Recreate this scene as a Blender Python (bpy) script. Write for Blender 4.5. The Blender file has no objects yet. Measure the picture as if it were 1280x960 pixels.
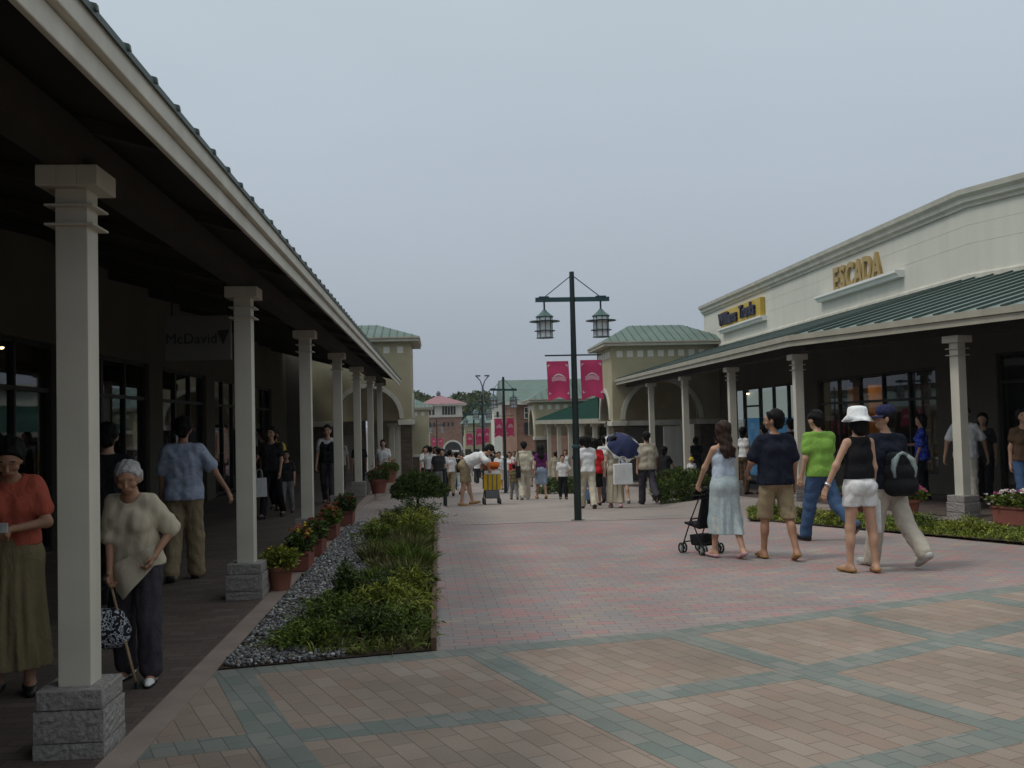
import bpy, bmesh, math, random
import numpy as np
from mathutils import Vector, Matrix
R = math.radians
SC = bpy.context.scene
COL = SC.collection
rng = random.Random(7)
nrng = np.random.default_rng(11)

# ---------------------------------------------------------------- camera (eye height 1.65 m)
F_PX, H_EYE = 1250.0, 1.65
YAW, PITCH, ROLL = 0.07474, 0.03819, 0.024
def cam_basis():
    f = np.array([math.sin(YAW)*math.cos(PITCH), math.cos(YAW)*math.cos(PITCH), math.sin(PITCH)])
    r = np.array([math.cos(YAW), -math.sin(YAW), 0.0])
    u = np.cross(r, f)
    c, s = math.cos(ROLL), math.sin(ROLL)
    return c*r - s*u, s*r + c*u, f
BR, BU, BF = cam_basis()
cam = bpy.data.cameras.new('camera')
cam.sensor_width = 36.0; cam.lens = 36.0*F_PX/1280.0
cam.clip_start = 0.05; cam.clip_end = 5000
camo = bpy.data.objects.new('camera', cam); COL.objects.link(camo)
M = Matrix.Identity(4)
for i in range(3):
    M[i][0], M[i][1], M[i][2] = BR[i], BU[i], -BF[i]
M[0][3], M[1][3], M[2][3] = 0, 0, H_EYE
camo.matrix_world = M
SC.camera = camo

# ---------------------------------------------------------------- terrain: flat court, then a gentle ramp down
def lerp(a, b, t): return a + (b-a)*t
def ter(x, y):
    if x < -0.6: y0 = 21.0
    elif x < 0.2: y0 = lerp(21.0, 15.0, (x+0.6)/0.8)
    elif x < 5.0: y0 = 15.0
    elif x < 6.5: y0 = lerp(15.0, 18.5, (x-5.0)/1.5)
    else: y0 = 18.5
    z = -0.045*max(0.0, min(y, 50.0)-y0)
    if y > 50: z -= 0.025*(min(y, 150.0)-50.0)
    return z

# ---------------------------------------------------------------- tags
def tag(o, label=None, cat=None, group=None, kind=None):
    if label: o['label'] = label
    if cat: o['category'] = cat
    if group: o['group'] = group
    if kind: o['kind'] = kind
    return o
def empty(name, loc=(0,0,0), rz=0.0, label=None, cat=None, group=None):
    o = bpy.data.objects.new(name, None); COL.objects.link(o)
    o.location = loc; o.rotation_euler = (0,0,rz); o.empty_display_size = 0.1
    return tag(o, label, cat, group)
def copy_tree(o, parent=None):
    c = o.copy(); COL.objects.link(c)
    if parent is not None:
        c.parent = parent
    for ch in list(o.children): copy_tree(ch, c)
    return c

# ---------------------------------------------------------------- materials
MATS = {}
def srgb(r, g, b):
    f = lambda c: (c/12.92 if c <= 0.04045 else ((c+0.055)/1.055)**2.4)
    return (f(r/255), f(g/255), f(b/255))
def new_mat(name):
    m = bpy.data.materials.new(name); m.use_nodes = True
    nt = m.node_tree; nt.nodes.clear()
    out = nt.nodes.new('ShaderNodeOutputMaterial')
    b = nt.nodes.new('ShaderNodeBsdfPrincipled')
    nt.links.new(b.outputs[0], out.inputs[0])
    return m, nt, b
def mat(name, col, rough=0.75, var=0.18, scale=6.0, bump=0.0, bscale=60.0, spec=0.3, metal=0.0, crease=0.0, streak=0.0):
    """plain surface with uneven tone (noise) and optional fine bump"""
    if name in MATS: return MATS[name]
    m, nt, b = new_mat(name); N, L = nt.nodes, nt.links
    tc = N.new('ShaderNodeTexCoord')
    n = N.new('ShaderNodeTexNoise'); n.inputs['Scale'].default_value = scale; n.inputs['Detail'].default_value = 5
    L.new(tc.outputs['Object'], n.inputs['Vector'])
    mr = N.new('ShaderNodeMapRange'); mr.inputs[1].default_value = 0.3; mr.inputs[2].default_value = 0.7
    mr.inputs[3].default_value = 1-var; mr.inputs[4].default_value = 1+var
    L.new(n.outputs['Fac'], mr.inputs[0])
    vm = N.new('ShaderNodeVectorMath'); vm.operation = 'SCALE'
    vm.inputs[0].default_value = col
    if streak > 0:          # faint vertical rain marks
        mp0 = N.new('ShaderNodeMapping'); mp0.inputs['Scale'].default_value = (2.6,2.6,0.16); L.new(tc.outputs['Object'], mp0.inputs[0])
        ns = N.new('ShaderNodeTexNoise'); ns.inputs['Scale'].default_value = 1.6; ns.inputs['Detail'].default_value = 6; L.new(mp0.outputs[0], ns.inputs['Vector'])
        m0 = N.new('ShaderNodeMapRange'); m0.inputs[1].default_value = 0.35; m0.inputs[2].default_value = 0.6; m0.inputs[3].default_value = 1-streak; m0.inputs[4].default_value = 1.0
        L.new(ns.outputs['Fac'], m0.inputs[0]); mm = N.new('ShaderNodeMath'); mm.operation = 'MULTIPLY'
        L.new(mr.outputs[0], mm.inputs[0]); L.new(m0.outputs[0], mm.inputs[1]); L.new(mm.outputs[0], vm.inputs['Scale'])
    else: L.new(mr.outputs[0], vm.inputs['Scale'])
    L.new(vm.outputs[0], b.inputs['Base Color'])
    b.inputs['Roughness'].default_value = rough
    b.inputs['Specular IOR Level'].default_value = spec
    b.inputs['Metallic'].default_value = metal
    if bump > 0:
        n2 = N.new('ShaderNodeTexNoise'); n2.inputs['Scale'].default_value = bscale; n2.inputs['Detail'].default_value = 4
        L.new(tc.outputs['Object'], n2.inputs['Vector'])
        bp = N.new('ShaderNodeBump'); bp.inputs['Strength'].default_value = bump; bp.inputs['Distance'].default_value = 0.01
        L.new(n2.outputs['Fac'], bp.inputs['Height']); L.new(bp.outputs[0], b.inputs['Normal'])
        if crease > 0:      # soft diagonal creases of worn cloth
            mp = N.new('ShaderNodeMapping'); mp.inputs['Rotation'].default_value = (0.5,0.4,0.3); mp.inputs['Scale'].default_value = (1.0,1.0,0.55)
            L.new(tc.outputs['Object'], mp.inputs[0])
            n3 = N.new('ShaderNodeTexNoise'); n3.inputs['Scale'].default_value = 11; n3.inputs['Detail'].default_value = 2.5; n3.inputs['Distortion'].default_value = 1.6
            L.new(mp.outputs[0], n3.inputs['Vector'])
            b2 = N.new('ShaderNodeBump'); b2.inputs['Strength'].default_value = crease; b2.inputs['Distance'].default_value = 0.05
            L.new(n3.outputs['Fac'], b2.inputs['Height']); L.new(bp.outputs[0], b2.inputs['Normal']); L.new(b2.outputs[0], b.inputs['Normal'])
    MATS[name] = m
    return m
def ramp_mat(name, stops, scale=8.0, rough=0.8, detail=3.0, bump=0.0, spec=0.2, coord='Object', constant=False, dist=0.0):
    """noise driven colour ramp: foliage, gravel, patterned cloth"""
    if name in MATS: return MATS[name]
    m, nt, b = new_mat(name); N, L = nt.nodes, nt.links
    tc = N.new('ShaderNodeTexCoord')
    n = N.new('ShaderNodeTexNoise'); n.inputs['Scale'].default_value = scale; n.inputs['Detail'].default_value = detail
    n.inputs['Distortion'].default_value = dist
    L.new(tc.outputs[coord], n.inputs['Vector'])
    cr = N.new('ShaderNodeValToRGB')
    el = cr.color_ramp.elements
    while len(el) > 1: el.remove(el[-1])
    if constant: cr.color_ramp.interpolation = 'CONSTANT'
    for i, (p, c) in enumerate(stops):
        e = el[0] if i == 0 else el.new(p)
        e.position = p; e.color = (*c, 1)
    L.new(n.outputs['Fac'], cr.inputs[0]); L.new(cr.outputs[0], b.inputs['Base Color'])
    b.inputs['Roughness'].default_value = rough; b.inputs['Specular IOR Level'].default_value = spec
    if bump:
        bp = N.new('ShaderNodeBump'); bp.inputs['Strength'].default_value = bump; bp.inputs['Distance'].default_value = 0.02
        L.new(n.outputs['Fac'], bp.inputs['Height']); L.new(bp.outputs[0], b.inputs['Normal'])
    MATS[name] = m
    return m
def brick_mat(name, palette, bw, bh, rot=0.0, mortar=(0.1,0.09,0.08), ms=0.006, rough=0.85, offset=0.5, bumpd=0.004, dirt=0.25, frame='XY', squash=1.0):
    """paver / brick pattern; palette = list of (position, colour) picked brick by brick"""
    if name in MATS: return MATS[name]
    m, nt, b = new_mat(name); N, L = nt.nodes, nt.links
    tc = N.new('ShaderNodeTexCoord')
    mp = N.new('ShaderNodeMapping')
    if frame == 'XZ': mp.inputs['Rotation'].default_value = (R(90),0,0)
    else: mp.inputs['Rotation'].default_value = (0,0,rot)
    L.new(tc.outputs['Object'], mp.inputs['Vector'])
    bt = N.new('ShaderNodeTexBrick')
    bt.inputs['Color1'].default_value = (0,0,0,1); bt.inputs['Color2'].default_value = (1,1,1,1)
    bt.inputs['Mortar'].default_value = (0.5,0.5,0.5,1)
    bt.inputs['Scale'].default_value = 1.0
    bt.inputs['Brick Width'].default_value = bw; bt.inputs['Row Height'].default_value = bh
    bt.inputs['Mortar Size'].default_value = ms; bt.inputs['Mortar Smooth'].default_value = 0.2
    bt.offset = offset
    L.new(mp.outputs[0], bt.inputs['Vector'])
    cr = N.new('ShaderNodeValToRGB'); cr.color_ramp.interpolation = 'CONSTANT'
    el = cr.color_ramp.elements
    while len(el) > 1: el.remove(el[-1])
    for i, (p, c) in enumerate(palette):
        e = el[0] if i == 0 else el.new(p)
        e.position = p; e.color = (*c, 1)
    L.new(bt.outputs['Color'], cr.inputs[0])
    mx = N.new('ShaderNodeMix'); mx.data_type = 'RGBA'
    L.new(bt.outputs['Fac'], mx.inputs[0]); L.new(cr.outputs[0], mx.inputs[6]); mx.inputs[7].default_value = (*mortar,1)
    n = N.new('ShaderNodeTexNoise'); n.inputs['Scale'].default_value = 0.9; n.inputs['Detail'].default_value = 6
    L.new(tc.outputs['Object'], n.inputs['Vector'])
    n2 = N.new('ShaderNodeTexNoise'); n2.inputs['Scale'].default_value = 90; n2.inputs['Detail'].default_value = 3
    L.new(tc.outputs['Object'], n2.inputs['Vector'])
    ad = N.new('ShaderNodeMath'); ad.operation = 'MULTIPLY_ADD'; ad.inputs[1].default_value = 0.45
    L.new(n2.outputs['Fac'], ad.inputs[0]); L.new(n.outputs['Fac'], ad.inputs[2])
    mr = N.new('ShaderNodeMapRange'); mr.inputs[1].default_value = 0.4; mr.inputs[2].default_value = 1.05
    mr.inputs[3].default_value = 1-dirt; mr.inputs[4].default_value = 1+dirt*0.8
    L.new(ad.outputs[0], mr.inputs[0])
    vm = N.new('ShaderNodeVectorMath'); vm.operation = 'SCALE'
    vo = N.new('ShaderNodeTexVoronoi'); vo.inputs['Scale'].default_value = 1.7
    L.new(tc.outputs['Object'], vo.inputs['Vector'])
    ms_ = N.new('ShaderNodeMapRange'); ms_.inputs[1].default_value = 0.022; ms_.inputs[2].default_value = 0.04; ms_.inputs[3].default_value = 0.72; ms_.inputs[4].default_value = 1.0
    L.new(vo.outputs['Distance'], ms_.inputs[0])          # old gum spots
    n4 = N.new('ShaderNodeTexNoise'); n4.inputs['Scale'].default_value = 0.33; n4.inputs['Detail'].default_value = 4; n4.inputs['Distortion'].default_value = 0.8
    L.new(tc.outputs['Object'], n4.inputs['Vector'])      # broad worn and stained patches
    m4 = N.new('ShaderNodeMapRange'); m4.inputs[1].default_value = 0.35; m4.inputs[2].default_value = 0.65; m4.inputs[3].default_value = 0.90; m4.inputs[4].default_value = 1.06
    L.new(n4.outputs['Fac'], m4.inputs[0])
    mq = N.new('ShaderNodeMath'); mq.operation = 'MULTIPLY'; L.new(ms_.outputs[0], mq.inputs[0]); L.new(m4.outputs[0], mq.inputs[1])
    mw = N.new('ShaderNodeMath'); mw.operation = 'MULTIPLY'; L.new(mr.outputs[0], mw.inputs[0]); L.new(mq.outputs[0], mw.inputs[1])
    L.new(mx.outputs[2], vm.inputs[0]); L.new(mw.outputs[0], vm.inputs['Scale'])
    L.new(vm.outputs[0], b.inputs['Base Color'])
    b.inputs['Roughness'].default_value = rough; b.inputs['Specular IOR Level'].default_value = 0.25
    bp = N.new('ShaderNodeBump'); bp.inputs['Strength'].default_value = 0.6; bp.inputs['Distance'].default_value = bumpd
    inv = N.new('ShaderNodeMath'); inv.operation = 'SUBTRACT'; inv.inputs[0].default_value = 1.0
    L.new(bt.outputs['Fac'], inv.inputs[1]); 
    ad2 = N.new('ShaderNodeMath'); ad2.operation = 'MULTIPLY_ADD'; ad2.inputs[1].default_value = 0.25
    L.new(n2.outputs['Fac'], ad2.inputs[0]); L.new(inv.outputs[0], ad2.inputs[2])
    L.new(ad2.outputs[0], bp.inputs['Height']); L.new(bp.outputs[0], b.inputs['Normal'])
    MATS[name] = m
    return m
def glass_mat(name, tint=(0.5,0.52,0.5)):
    if name in MATS: return MATS[name]
    m = bpy.data.materials.new(name); m.use_nodes = True
    nt = m.node_tree; nt.nodes.clear(); N, L = nt.nodes, nt.links
    out = N.new('ShaderNodeOutputMaterial')
    tr = N.new('ShaderNodeBsdfTransparent'); tr.inputs[0].default_value = (*tint,1)
    gl = N.new('ShaderNodeBsdfGlossy'); gl.inputs['Roughness'].default_value = 0.02; gl.inputs[0].default_value = (0.9,0.92,0.95,1)
    fr = N.new('ShaderNodeFresnel'); fr.inputs['IOR'].default_value = 1.5
    tc = N.new('ShaderNodeTexCoord'); n = N.new('ShaderNodeTexNoise'); n.inputs['Scale'].default_value = 0.8
    L.new(tc.outputs['Object'], n.inputs['Vector'])
    bp = N.new('ShaderNodeBump'); bp.inputs['Strength'].default_value = 0.05; bp.inputs['Distance'].default_value = 0.02
    L.new(n.outputs['Fac'], bp.inputs['Height']); L.new(bp.outputs[0], gl.inputs['Normal'])
    mx = N.new('ShaderNodeMixShader')
    ge = N.new('ShaderNodeNewGeometry'); iv = N.new('ShaderNodeMath'); iv.operation = 'SUBTRACT'; iv.inputs[0].default_value = 1.0
    L.new(ge.outputs['Backfacing'], iv.inputs[1]); mu = N.new('ShaderNodeMath'); mu.operation = 'MULTIPLY'
    L.new(fr.outputs[0], mu.inputs[0]); L.new(iv.outputs[0], mu.inputs[1]); L.new(mu.outputs[0], mx.inputs[0]); L.new(tr.outputs[0], mx.inputs[1]); L.new(gl.outputs[0], mx.inputs[2])
    L.new(mx.outputs[0], out.inputs[0])
    MATS[name] = m
    return m
def lit_mat(name, col, strength):
    if name in MATS: return MATS[name]
    m, nt, b = new_mat(name)
    b.inputs['Base Color'].default_value = (*col,1)
    b.inputs['Emission Color'].default_value = (*col,1); b.inputs['Emission Strength'].default_value = strength
    MATS[name] = m
    return m

# ---------------------------------------------------------------- mesh collector
class MB:
    def __init__(s): s.v, s.f, s.m = [], [], []
    def add(s, vs, fs, mi=0):
        o = len(s.v); s.v += [tuple(p) for p in vs]
        for f in fs: s.f.append(tuple(i+o for i in f)); s.m.append(mi)
        return s
    def box(s, x0, x1, y0, y1, z0, z1, mi=0):
        v = [(x0,y0,z0),(x1,y0,z0),(x1,y1,z0),(x0,y1,z0),(x0,y0,z1),(x1,y0,z1),(x1,y1,z1),(x0,y1,z1)]
        return s.add(v, [(0,3,2,1),(4,5,6,7),(0,1,5,4),(1,2,6,5),(2,3,7,6),(3,0,4,7)], mi)
    def obox(s, c, ax, ay, az, hx, hy, hz, mi=0):
        """box with its own axes"""
        c, ax, ay, az = (np.array(t, float) for t in (c, ax, ay, az))
        v = [c+ax*hx*a+ay*hy*b+az*hz*d for d in (-1,1) for a, b in ((-1,-1),(1,-1),(1,1),(-1,1))]
        return s.add(v, [(0,3,2,1),(4,5,6,7),(0,1,5,4),(1,2,6,5),(2,3,7,6),(3,0,4,7)], mi)
    def bar(s, a, b, w, h=None, mi=0, up=(0,0,1)):
        """rectangular bar from a to b"""
        a, b = np.array(a, float), np.array(b, float); h = h or w
        d = b-a; l = np.linalg.norm(d); d /= l
        u = np.array(up, float)
        if abs(d@u) > 0.95: u = np.array([1.0,0,0])
        x = np.cross(d, u); x /= np.linalg.norm(x); u = np.cross(x, d)
        return s.obox((a+b)/2, d, x, u, l/2, w/2, h/2, mi)
    def tube(s, pts, r, n=10, mi=0, caps=True):
        """round tube through points; r a number or one radius per point"""
        P = [np.array(p, float) for p in pts]
        rs = r if hasattr(r, '__len__') else [r]*len(P)
        base = len(s.v); prev = None
        for i, p in enumerate(P):
            d = P[min(i+1, len(P)-1)] - P[max(i-1, 0)]; d /= (np.linalg.norm(d)+1e-12)
            if prev is None:
                u = np.array([0,0,1.0]) if abs(d[2]) < 0.9 else np.array([1.0,0,0])
            else: u = prev
            x = np.cross(d, u); x /= np.linalg.norm(x); u = np.cross(x, d); prev = u
            for k in range(n):
                a = 2*math.pi*k/n
                s.v.append(tuple(p + rs[i]*(math.cos(a)*x + math.sin(a)*u)))
        for i in range(len(P)-1):
            for k in range(n):
                k2 = (k+1) % n
                s.f.append((base+i*n+k, base+i*n+k2, base+(i+1)*n+k2, base+(i+1)*n+k)); s.m.append(mi)
        if caps:
            s.f.append(tuple(base+k for k in range(n))[::-1]); s.m.append(mi)
            s.f.append(tuple(base+(len(P)-1)*n+k for k in range(n))); s.m.append(mi)
        return s
    def lathe(s, c, prof, n=16, mi=0, rot=0.0, sx=1.0, sy=1.0):
        """profile [(radius, z)] turned about the vertical through c"""
        base = len(s.v)
        for r, z in prof:
            for k in range(n):
                a = 2*math.pi*(k+0.5)/n+rot
                s.v.append((c[0]+r*sx*math.cos(a), c[1]+r*sy*math.sin(a), c[2]+z))
        for i in range(len(prof)-1):
            for k in range(n):
                k2 = (k+1) % n
                s.f.append((base+i*n+k, base+i*n+k2, base+(i+1)*n+k2, base+(i+1)*n+k)); s.m.append(mi)
        s.f.append(tuple(base+k for k in range(n))[::-1]); s.m.append(mi)
        s.f.append(tuple(base+(len(prof)-1)*n+k for k in range(n))); s.m.append(mi)
        return s
    def sweep(s, line, prof, mi=0, closed_ends=True):
        """profile [(out, z)] carried along a plan polyline with mitred corners; out is to the LEFT of travel"""
        L = [np.array(p[:2], float) for p in line]; n = len(prof); base = len(s.v)
        for i, p in enumerate(L):
            ds = []
            if i > 0: d = L[i]-L[i-1]; ds.append(d/np.linalg.norm(d))
            if i < len(L)-1: d = L[i+1]-L[i]; ds.append(d/np.linalg.norm(d))
            d = sum(ds); d /= np.linalg.norm(d); nrm = np.array([-d[1], d[0]])
            k = 1.0/max(0.3, float(nrm @ np.array([-ds[0][1], ds[0][0]])))
            for o, z in prof:
                q = p + nrm*o*k; s.v.append((q[0], q[1], z))
        for i in range(len(L)-1):
            for k in range(n):
                k2 = (k+1) % n
                s.f.append((base+i*n+k, base+i*n+k2, base+(i+1)*n+k2, base+(i+1)*n+k)); s.m.append(mi)
        if closed_ends:
            s.f.append(tuple(base+k for k in range(n))[::-1]); s.m.append(mi)
            s.f.append(tuple(base+(len(L)-1)*n+k for k in range(n))); s.m.append(mi)
        return s
    def prism(s, poly, y0, y1, mi=0, axis='Y'):
        """polygon extruded along an axis; poly in the other two coordinates"""
        n = len(poly)
        f = {'Y': lambda p, t: (p[0], t, p[1]), 'X': lambda p, t: (t, p[0], p[1]), 'Z': lambda p, t: (p[0], p[1], t)}[axis]
        v = [f(p, y0) for p in poly]+[f(p, y1) for p in poly]
        fs = [tuple(range(n))[::-1], tuple(range(n, 2*n))]+[(i, (i+1) % n, n+(i+1) % n, n+i) for i in range(n)]
        return s.add(v, fs, mi)
    def build(s, name, mats, parent=None, smooth=False, bevel=0.0, fix=True):
        me = bpy.data.meshes.new(name); me.from_pydata(s.v, [], s.f)
        if not isinstance(mats, (list, tuple)): mats = [mats]
        for m in mats: me.materials.append(m)
        if len(mats) > 1: me.polygons.foreach_set('material_index', s.m)
        if fix or bevel:
            bm = bmesh.new(); bm.from_mesh(me)
            bmesh.ops.recalc_face_normals(bm, faces=bm.faces)
            if bevel:
                ed = [e for e in bm.edges if len(e.link_faces) == 2 and e.calc_face_angle(0) > 0.6]
                bmesh.ops.bevel(bm, geom=ed, offset=bevel, segments=2, affect='EDGES', profile=0.5, clamp_overlap=True)
            bm.to_mesh(me); bm.free()
        if smooth: me.polygons.foreach_set('use_smooth', [True]*len(me.polygons))
        o = bpy.data.objects.new(name, me); COL.objects.link(o)
        if parent is not None: o.parent = parent
        return o
def np_mesh(name, V, Fq, mats, parent=None, smooth=False, mi=None):
    """fast mesh from arrays; all faces have the same number of corners"""
    me = bpy.data.meshes.new(name); k = Fq.shape[1]
    me.vertices.add(len(V)); me.vertices.foreach_set('co', np.ascontiguousarray(V, np.float32).ravel())
    me.loops.add(len(Fq)*k); me.loops.foreach_set('vertex_index', np.ascontiguousarray(Fq, np.int32).ravel())
    me.polygons.add(len(Fq)); me.polygons.foreach_set('loop_start', np.arange(0, len(Fq)*k, k, dtype=np.int32))
    if not isinstance(mats, (list, tuple)): mats = [mats]
    for m in mats: me.materials.append(m)
    if mi is not None: me.polygons.foreach_set('material_index', np.ascontiguousarray(mi, np.int32))
    if smooth: me.polygons.foreach_set('use_smooth', np.ones(len(Fq), bool))
    me.update(calc_edges=True); me.validate()
    o = bpy.data.objects.new(name, me); COL.objects.link(o)
    if parent is not None: o.parent = parent
    return o
def rough_box(mb, x0, x1, y0, y1, z0, z1, n=6, amp=0.008, seed=1, mi=0):
    """rock faced block: subdivided faces pushed about"""
    r = random.Random(seed); cache = {}
    def vert(p, edge):
        key = tuple(round(c, 4) for c in p)
        if key not in cache:
            c = ((x0+x1)/2, (y0+y1)/2, (z0+z1)/2)
            k = 0.0 if edge else r.uniform(-0.3, 1.0)*amp
            d = [p[i]-c[i] for i in range(3)]; q = list(p)
            ax = max(range(3), key=lambda i: abs(d[i])/(abs((x1-x0, y1-y0, z1-z0)[i])+1e-9))
            q[ax] += math.copysign(k, d[ax])
            cache[key] = len(mb.v); mb.v.append(tuple(q))
        return cache[key]
    for ax in range(3):
        lo, hi = ((x0,x1),(y0,y1),(z0,z1))[ax]
        a, b = [i for i in range(3) if i != ax]
        ra, rb = ((x0,x1),(y0,y1),(z0,z1))[a], ((x0,x1),(y0,y1),(z0,z1))[b]
        for v in (lo, hi):
            for i in range(n):
                for j in range(n):
                    ids = []
                    for (di, dj) in ((0,0),(1,0),(1,1),(0,1)):
                        p = [0,0,0]; p[ax] = v
                        p[a] = lerp(*ra, (i+di)/n); p[b] = lerp(*rb, (j+dj)/n)
                        ids.append(vert(tuple(p), (i+di) in (0,n) or (j+dj) in (0,n)))
                    mb.f.append(tuple(ids)); mb.m.append(mi)
# ---------------------------------------------------------------- light: overcast summer day
SUN_EL, SUN_AZ = R(58), R(-100)     # azimuth of the sun measured from +Y towards +X: high over the left roofs
w = bpy.data.worlds.new('World'); SC.world = w; w.use_nodes = True
nt = w.node_tree; nt.nodes.clear(); N, L = nt.nodes, nt.links
wo = N.new('ShaderNodeOutputWorld'); bg = N.new('ShaderNodeBackground'); bg.inputs[1].default_value = 0.1
sky = N.new('ShaderNodeTexSky'); sky.sky_type = 'NISHITA'; sky.sun_disc = False
sky.sun_elevation = SUN_EL; sky.sun_rotation = SUN_AZ; sky.dust_density = 4.0; sky.air_density = 1.0; sky.ozone_density = 1.0
hs = N.new('ShaderNodeHueSaturation'); hs.inputs['Saturation'].default_value = 0.35
L.new(sky.outputs[0], hs.inputs['Color'])
# cloud deck: even grey, about twice as bright overhead as near the horizon
tc = N.new('ShaderNodeTexCoord'); sx = N.new('ShaderNodeSeparateXYZ'); L.new(tc.outputs['Generated'], sx.inputs[0])
cr = N.new('ShaderNodeValToRGB'); el = cr.color_ramp.elements
el[0].position = 0.0; el[0].color = (0.318,0.350,0.415,1)
el[1].position = 0.10; el[1].color = (0.345,0.398,0.462,1)
for p, c in ((0.24,(0.42,0.485,0.553)), (0.40,(0.475,0.552,0.615)), (0.62,(0.66,0.72,0.76)), (1.0,(0.96,1.01,1.05))):
    e = el.new(p); e.color = (*[min(k,1.2) for k in c],1)
L.new(sx.outputs[2], cr.inputs[0])
cn = N.new('ShaderNodeTexNoise'); cn.inputs['Scale'].default_value = 1.6; cn.inputs['Detail'].default_value = 5
mpn = N.new('ShaderNodeMapping'); mpn.inputs['Scale'].default_value = (1,1,3); L.new(tc.outputs['Generated'], mpn.inputs[0]); L.new(mpn.outputs[0], cn.inputs[0])
mrn = N.new('ShaderNodeMapRange'); mrn.inputs[1].default_value = 0.3; mrn.inputs[2].default_value = 0.7; mrn.inputs[3].default_value = 9.6; mrn.inputs[4].default_value = 10.4
L.new(cn.outputs['Fac'], mrn.inputs[0])
vs = N.new('ShaderNodeVectorMath'); vs.operation = 'SCALE'; L.new(cr.outputs[0], vs.inputs[0]); L.new(mrn.outputs[0], vs.inputs['Scale'])
mx = N.new('ShaderNodeMix'); mx.data_type = 'RGBA'; mx.inputs[0].default_value = 0.9
L.new(hs.outputs[0], mx.inputs[6]); L.new(vs.outputs[0], mx.inputs[7])
L.new(mx.outputs[2], bg.inputs[0]); L.new(bg.outputs[0], wo.inputs[0])
sun = bpy.data.lights.new('sun', 'SUN'); sun.energy = 1.1; sun.angle = R(11); sun.color = (1.0,0.95,0.87)
suno = bpy.data.objects.new('sun', sun); COL.objects.link(suno)
sd = Vector((math.sin(SUN_AZ)*math.cos(SUN_EL), math.cos(SUN_AZ)*math.cos(SUN_EL), math.sin(SUN_EL)))
suno.rotation_euler = sd.to_track_quat('Z', 'Y').to_euler()
suno.location = sd*60
SC.view_settings.view_transform = 'Standard'; SC.view_settings.look = 'None'
SC.view_settings.exposure = 0.1; SC.view_settings.gamma = 1.0; SC.view_settings.use_curve_mapping = False
SC.cycles.use_denoising = True
SC.cycles.max_bounces = 6; SC.cycles.diffuse_bounces = 3; SC.cycles.transparent_max_bounces = 12
SC.cycles.sample_clamp_indirect = 4.0
# ---------------------------------------------------------------- thin summer haze over the whole street
def make_haze():
    m = bpy.data.materials.new('haze'); m.use_nodes = True; nt = m.node_tree; nt.nodes.clear()
    out = nt.nodes.new('ShaderNodeOutputMaterial'); v = nt.nodes.new('ShaderNodeVolumePrincipled')
    v.inputs['Color'].default_value = (0.86,0.90,0.95,1); v.inputs['Density'].default_value = 0.00035; v.inputs['Anisotropy'].default_value = 0.2
    nt.links.new(v.outputs[0], out.inputs['Volume'])
    mb = MB(); mb.box(-700,700,-90,2600,-6,14); o = mb.build('haze', m); o['kind'] = 'stuff'; o['label'] = 'thin pale summer haze filling the street and fading the far buildings'; o['category'] = 'haze'
# ---------------------------------------------------------------- ground
GX = [-600,-80,-30,-12,-5.4,-1.56,-0.6,-0.4,-0.2,0.0,0.2,2,4,5,5.25,5.5,5.75,6,6.25,6.5,8,12,20,40,100,600]
GY = [-80,-20,-5,0,5,10,13,15,15.5,16,16.5,17,17.5,18,18.5,19,20,21,23,26,30,36,42,50,65,80,100,125,150,260,500,1200,2500]
def sheet(name, x0, x1, y0, y1, dz, m):
    xs = sorted({x0, x1} | {x for x in GX if x0 < x < x1}); ys = sorted({y0, y1} | {y for y in GY if y0 < y < y1})
    mb = MB()
    for y in ys:
        for x in xs: mb.v.append((x, y, ter(x,y)+dz))
    n = len(xs)
    for j in range(len(ys)-1):
        for i in range(n-1):
            mb.f.append((j*n+i, j*n+i+1, (j+1)*n+i+1, (j+1)*n+i)); mb.m.append(0)
    return tag(mb.build(name, m, fix=False), kind='structure')
M_ground = mat('ground_mat', (0.14,0.13,0.12), 0.9, 0.2, 0.5)
M_tan = brick_mat('tan_pavers', [(0.0,(0.262,0.206,0.162)),(0.2,(0.282,0.222,0.177)),(0.45,(0.25,0.202,0.160)),(0.66,(0.292,0.234,0.188)),(0.84,(0.272,0.202,0.158)),(0.97,(0.298,0.245,0.20))],
                  0.26, 0.13, rot=R(68), mortar=(0.165,0.132,0.108), ms=0.0035, dirt=0.3)
M_pink = brick_mat('pink_pavers', [(0.0,(0.335,0.205,0.192)),(0.17,(0.302,0.220,0.205)),(0.34,(0.262,0.228,0.218)),(0.52,(0.278,0.230,0.215)),(0.68,(0.295,0.240,0.216)),(0.82,(0.246,0.226,0.220)),(0.94,(0.305,0.258,0.215))],
                   0.22, 0.11, rot=R(-1), mortar=(0.165,0.145,0.14), ms=0.004, dirt=0.2)
M_far = brick_mat('ramp_pavers', [(0.0,(0.305,0.24,0.215)),(0.2,(0.29,0.25,0.225)),(0.5,(0.305,0.26,0.225)),(0.75,(0.28,0.255,0.24)),(0.9,(0.315,0.27,0.23))],
                  0.22, 0.11, rot=R(-1), mortar=(0.13,0.11,0.1), ms=0.0045, dirt=0.2)
M_green = brick_mat('green_pavers', [(0.0,(0.178,0.198,0.176)),(0.3,(0.200,0.212,0.188)),(0.6,(0.165,0.190,0.168)),(0.85,(0.218,0.222,0.196))],
                    0.24, 0.12, rot=R(68), mortar=(0.125,0.13,0.118), ms=0.0035, dirt=0.28)
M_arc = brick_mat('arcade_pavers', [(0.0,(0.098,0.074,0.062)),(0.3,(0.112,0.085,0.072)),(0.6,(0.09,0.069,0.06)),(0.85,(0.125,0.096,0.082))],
                  0.22, 0.11, rot=R(0), mortar=(0.06,0.048,0.04), ms=0.004, dirt=0.2)
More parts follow.
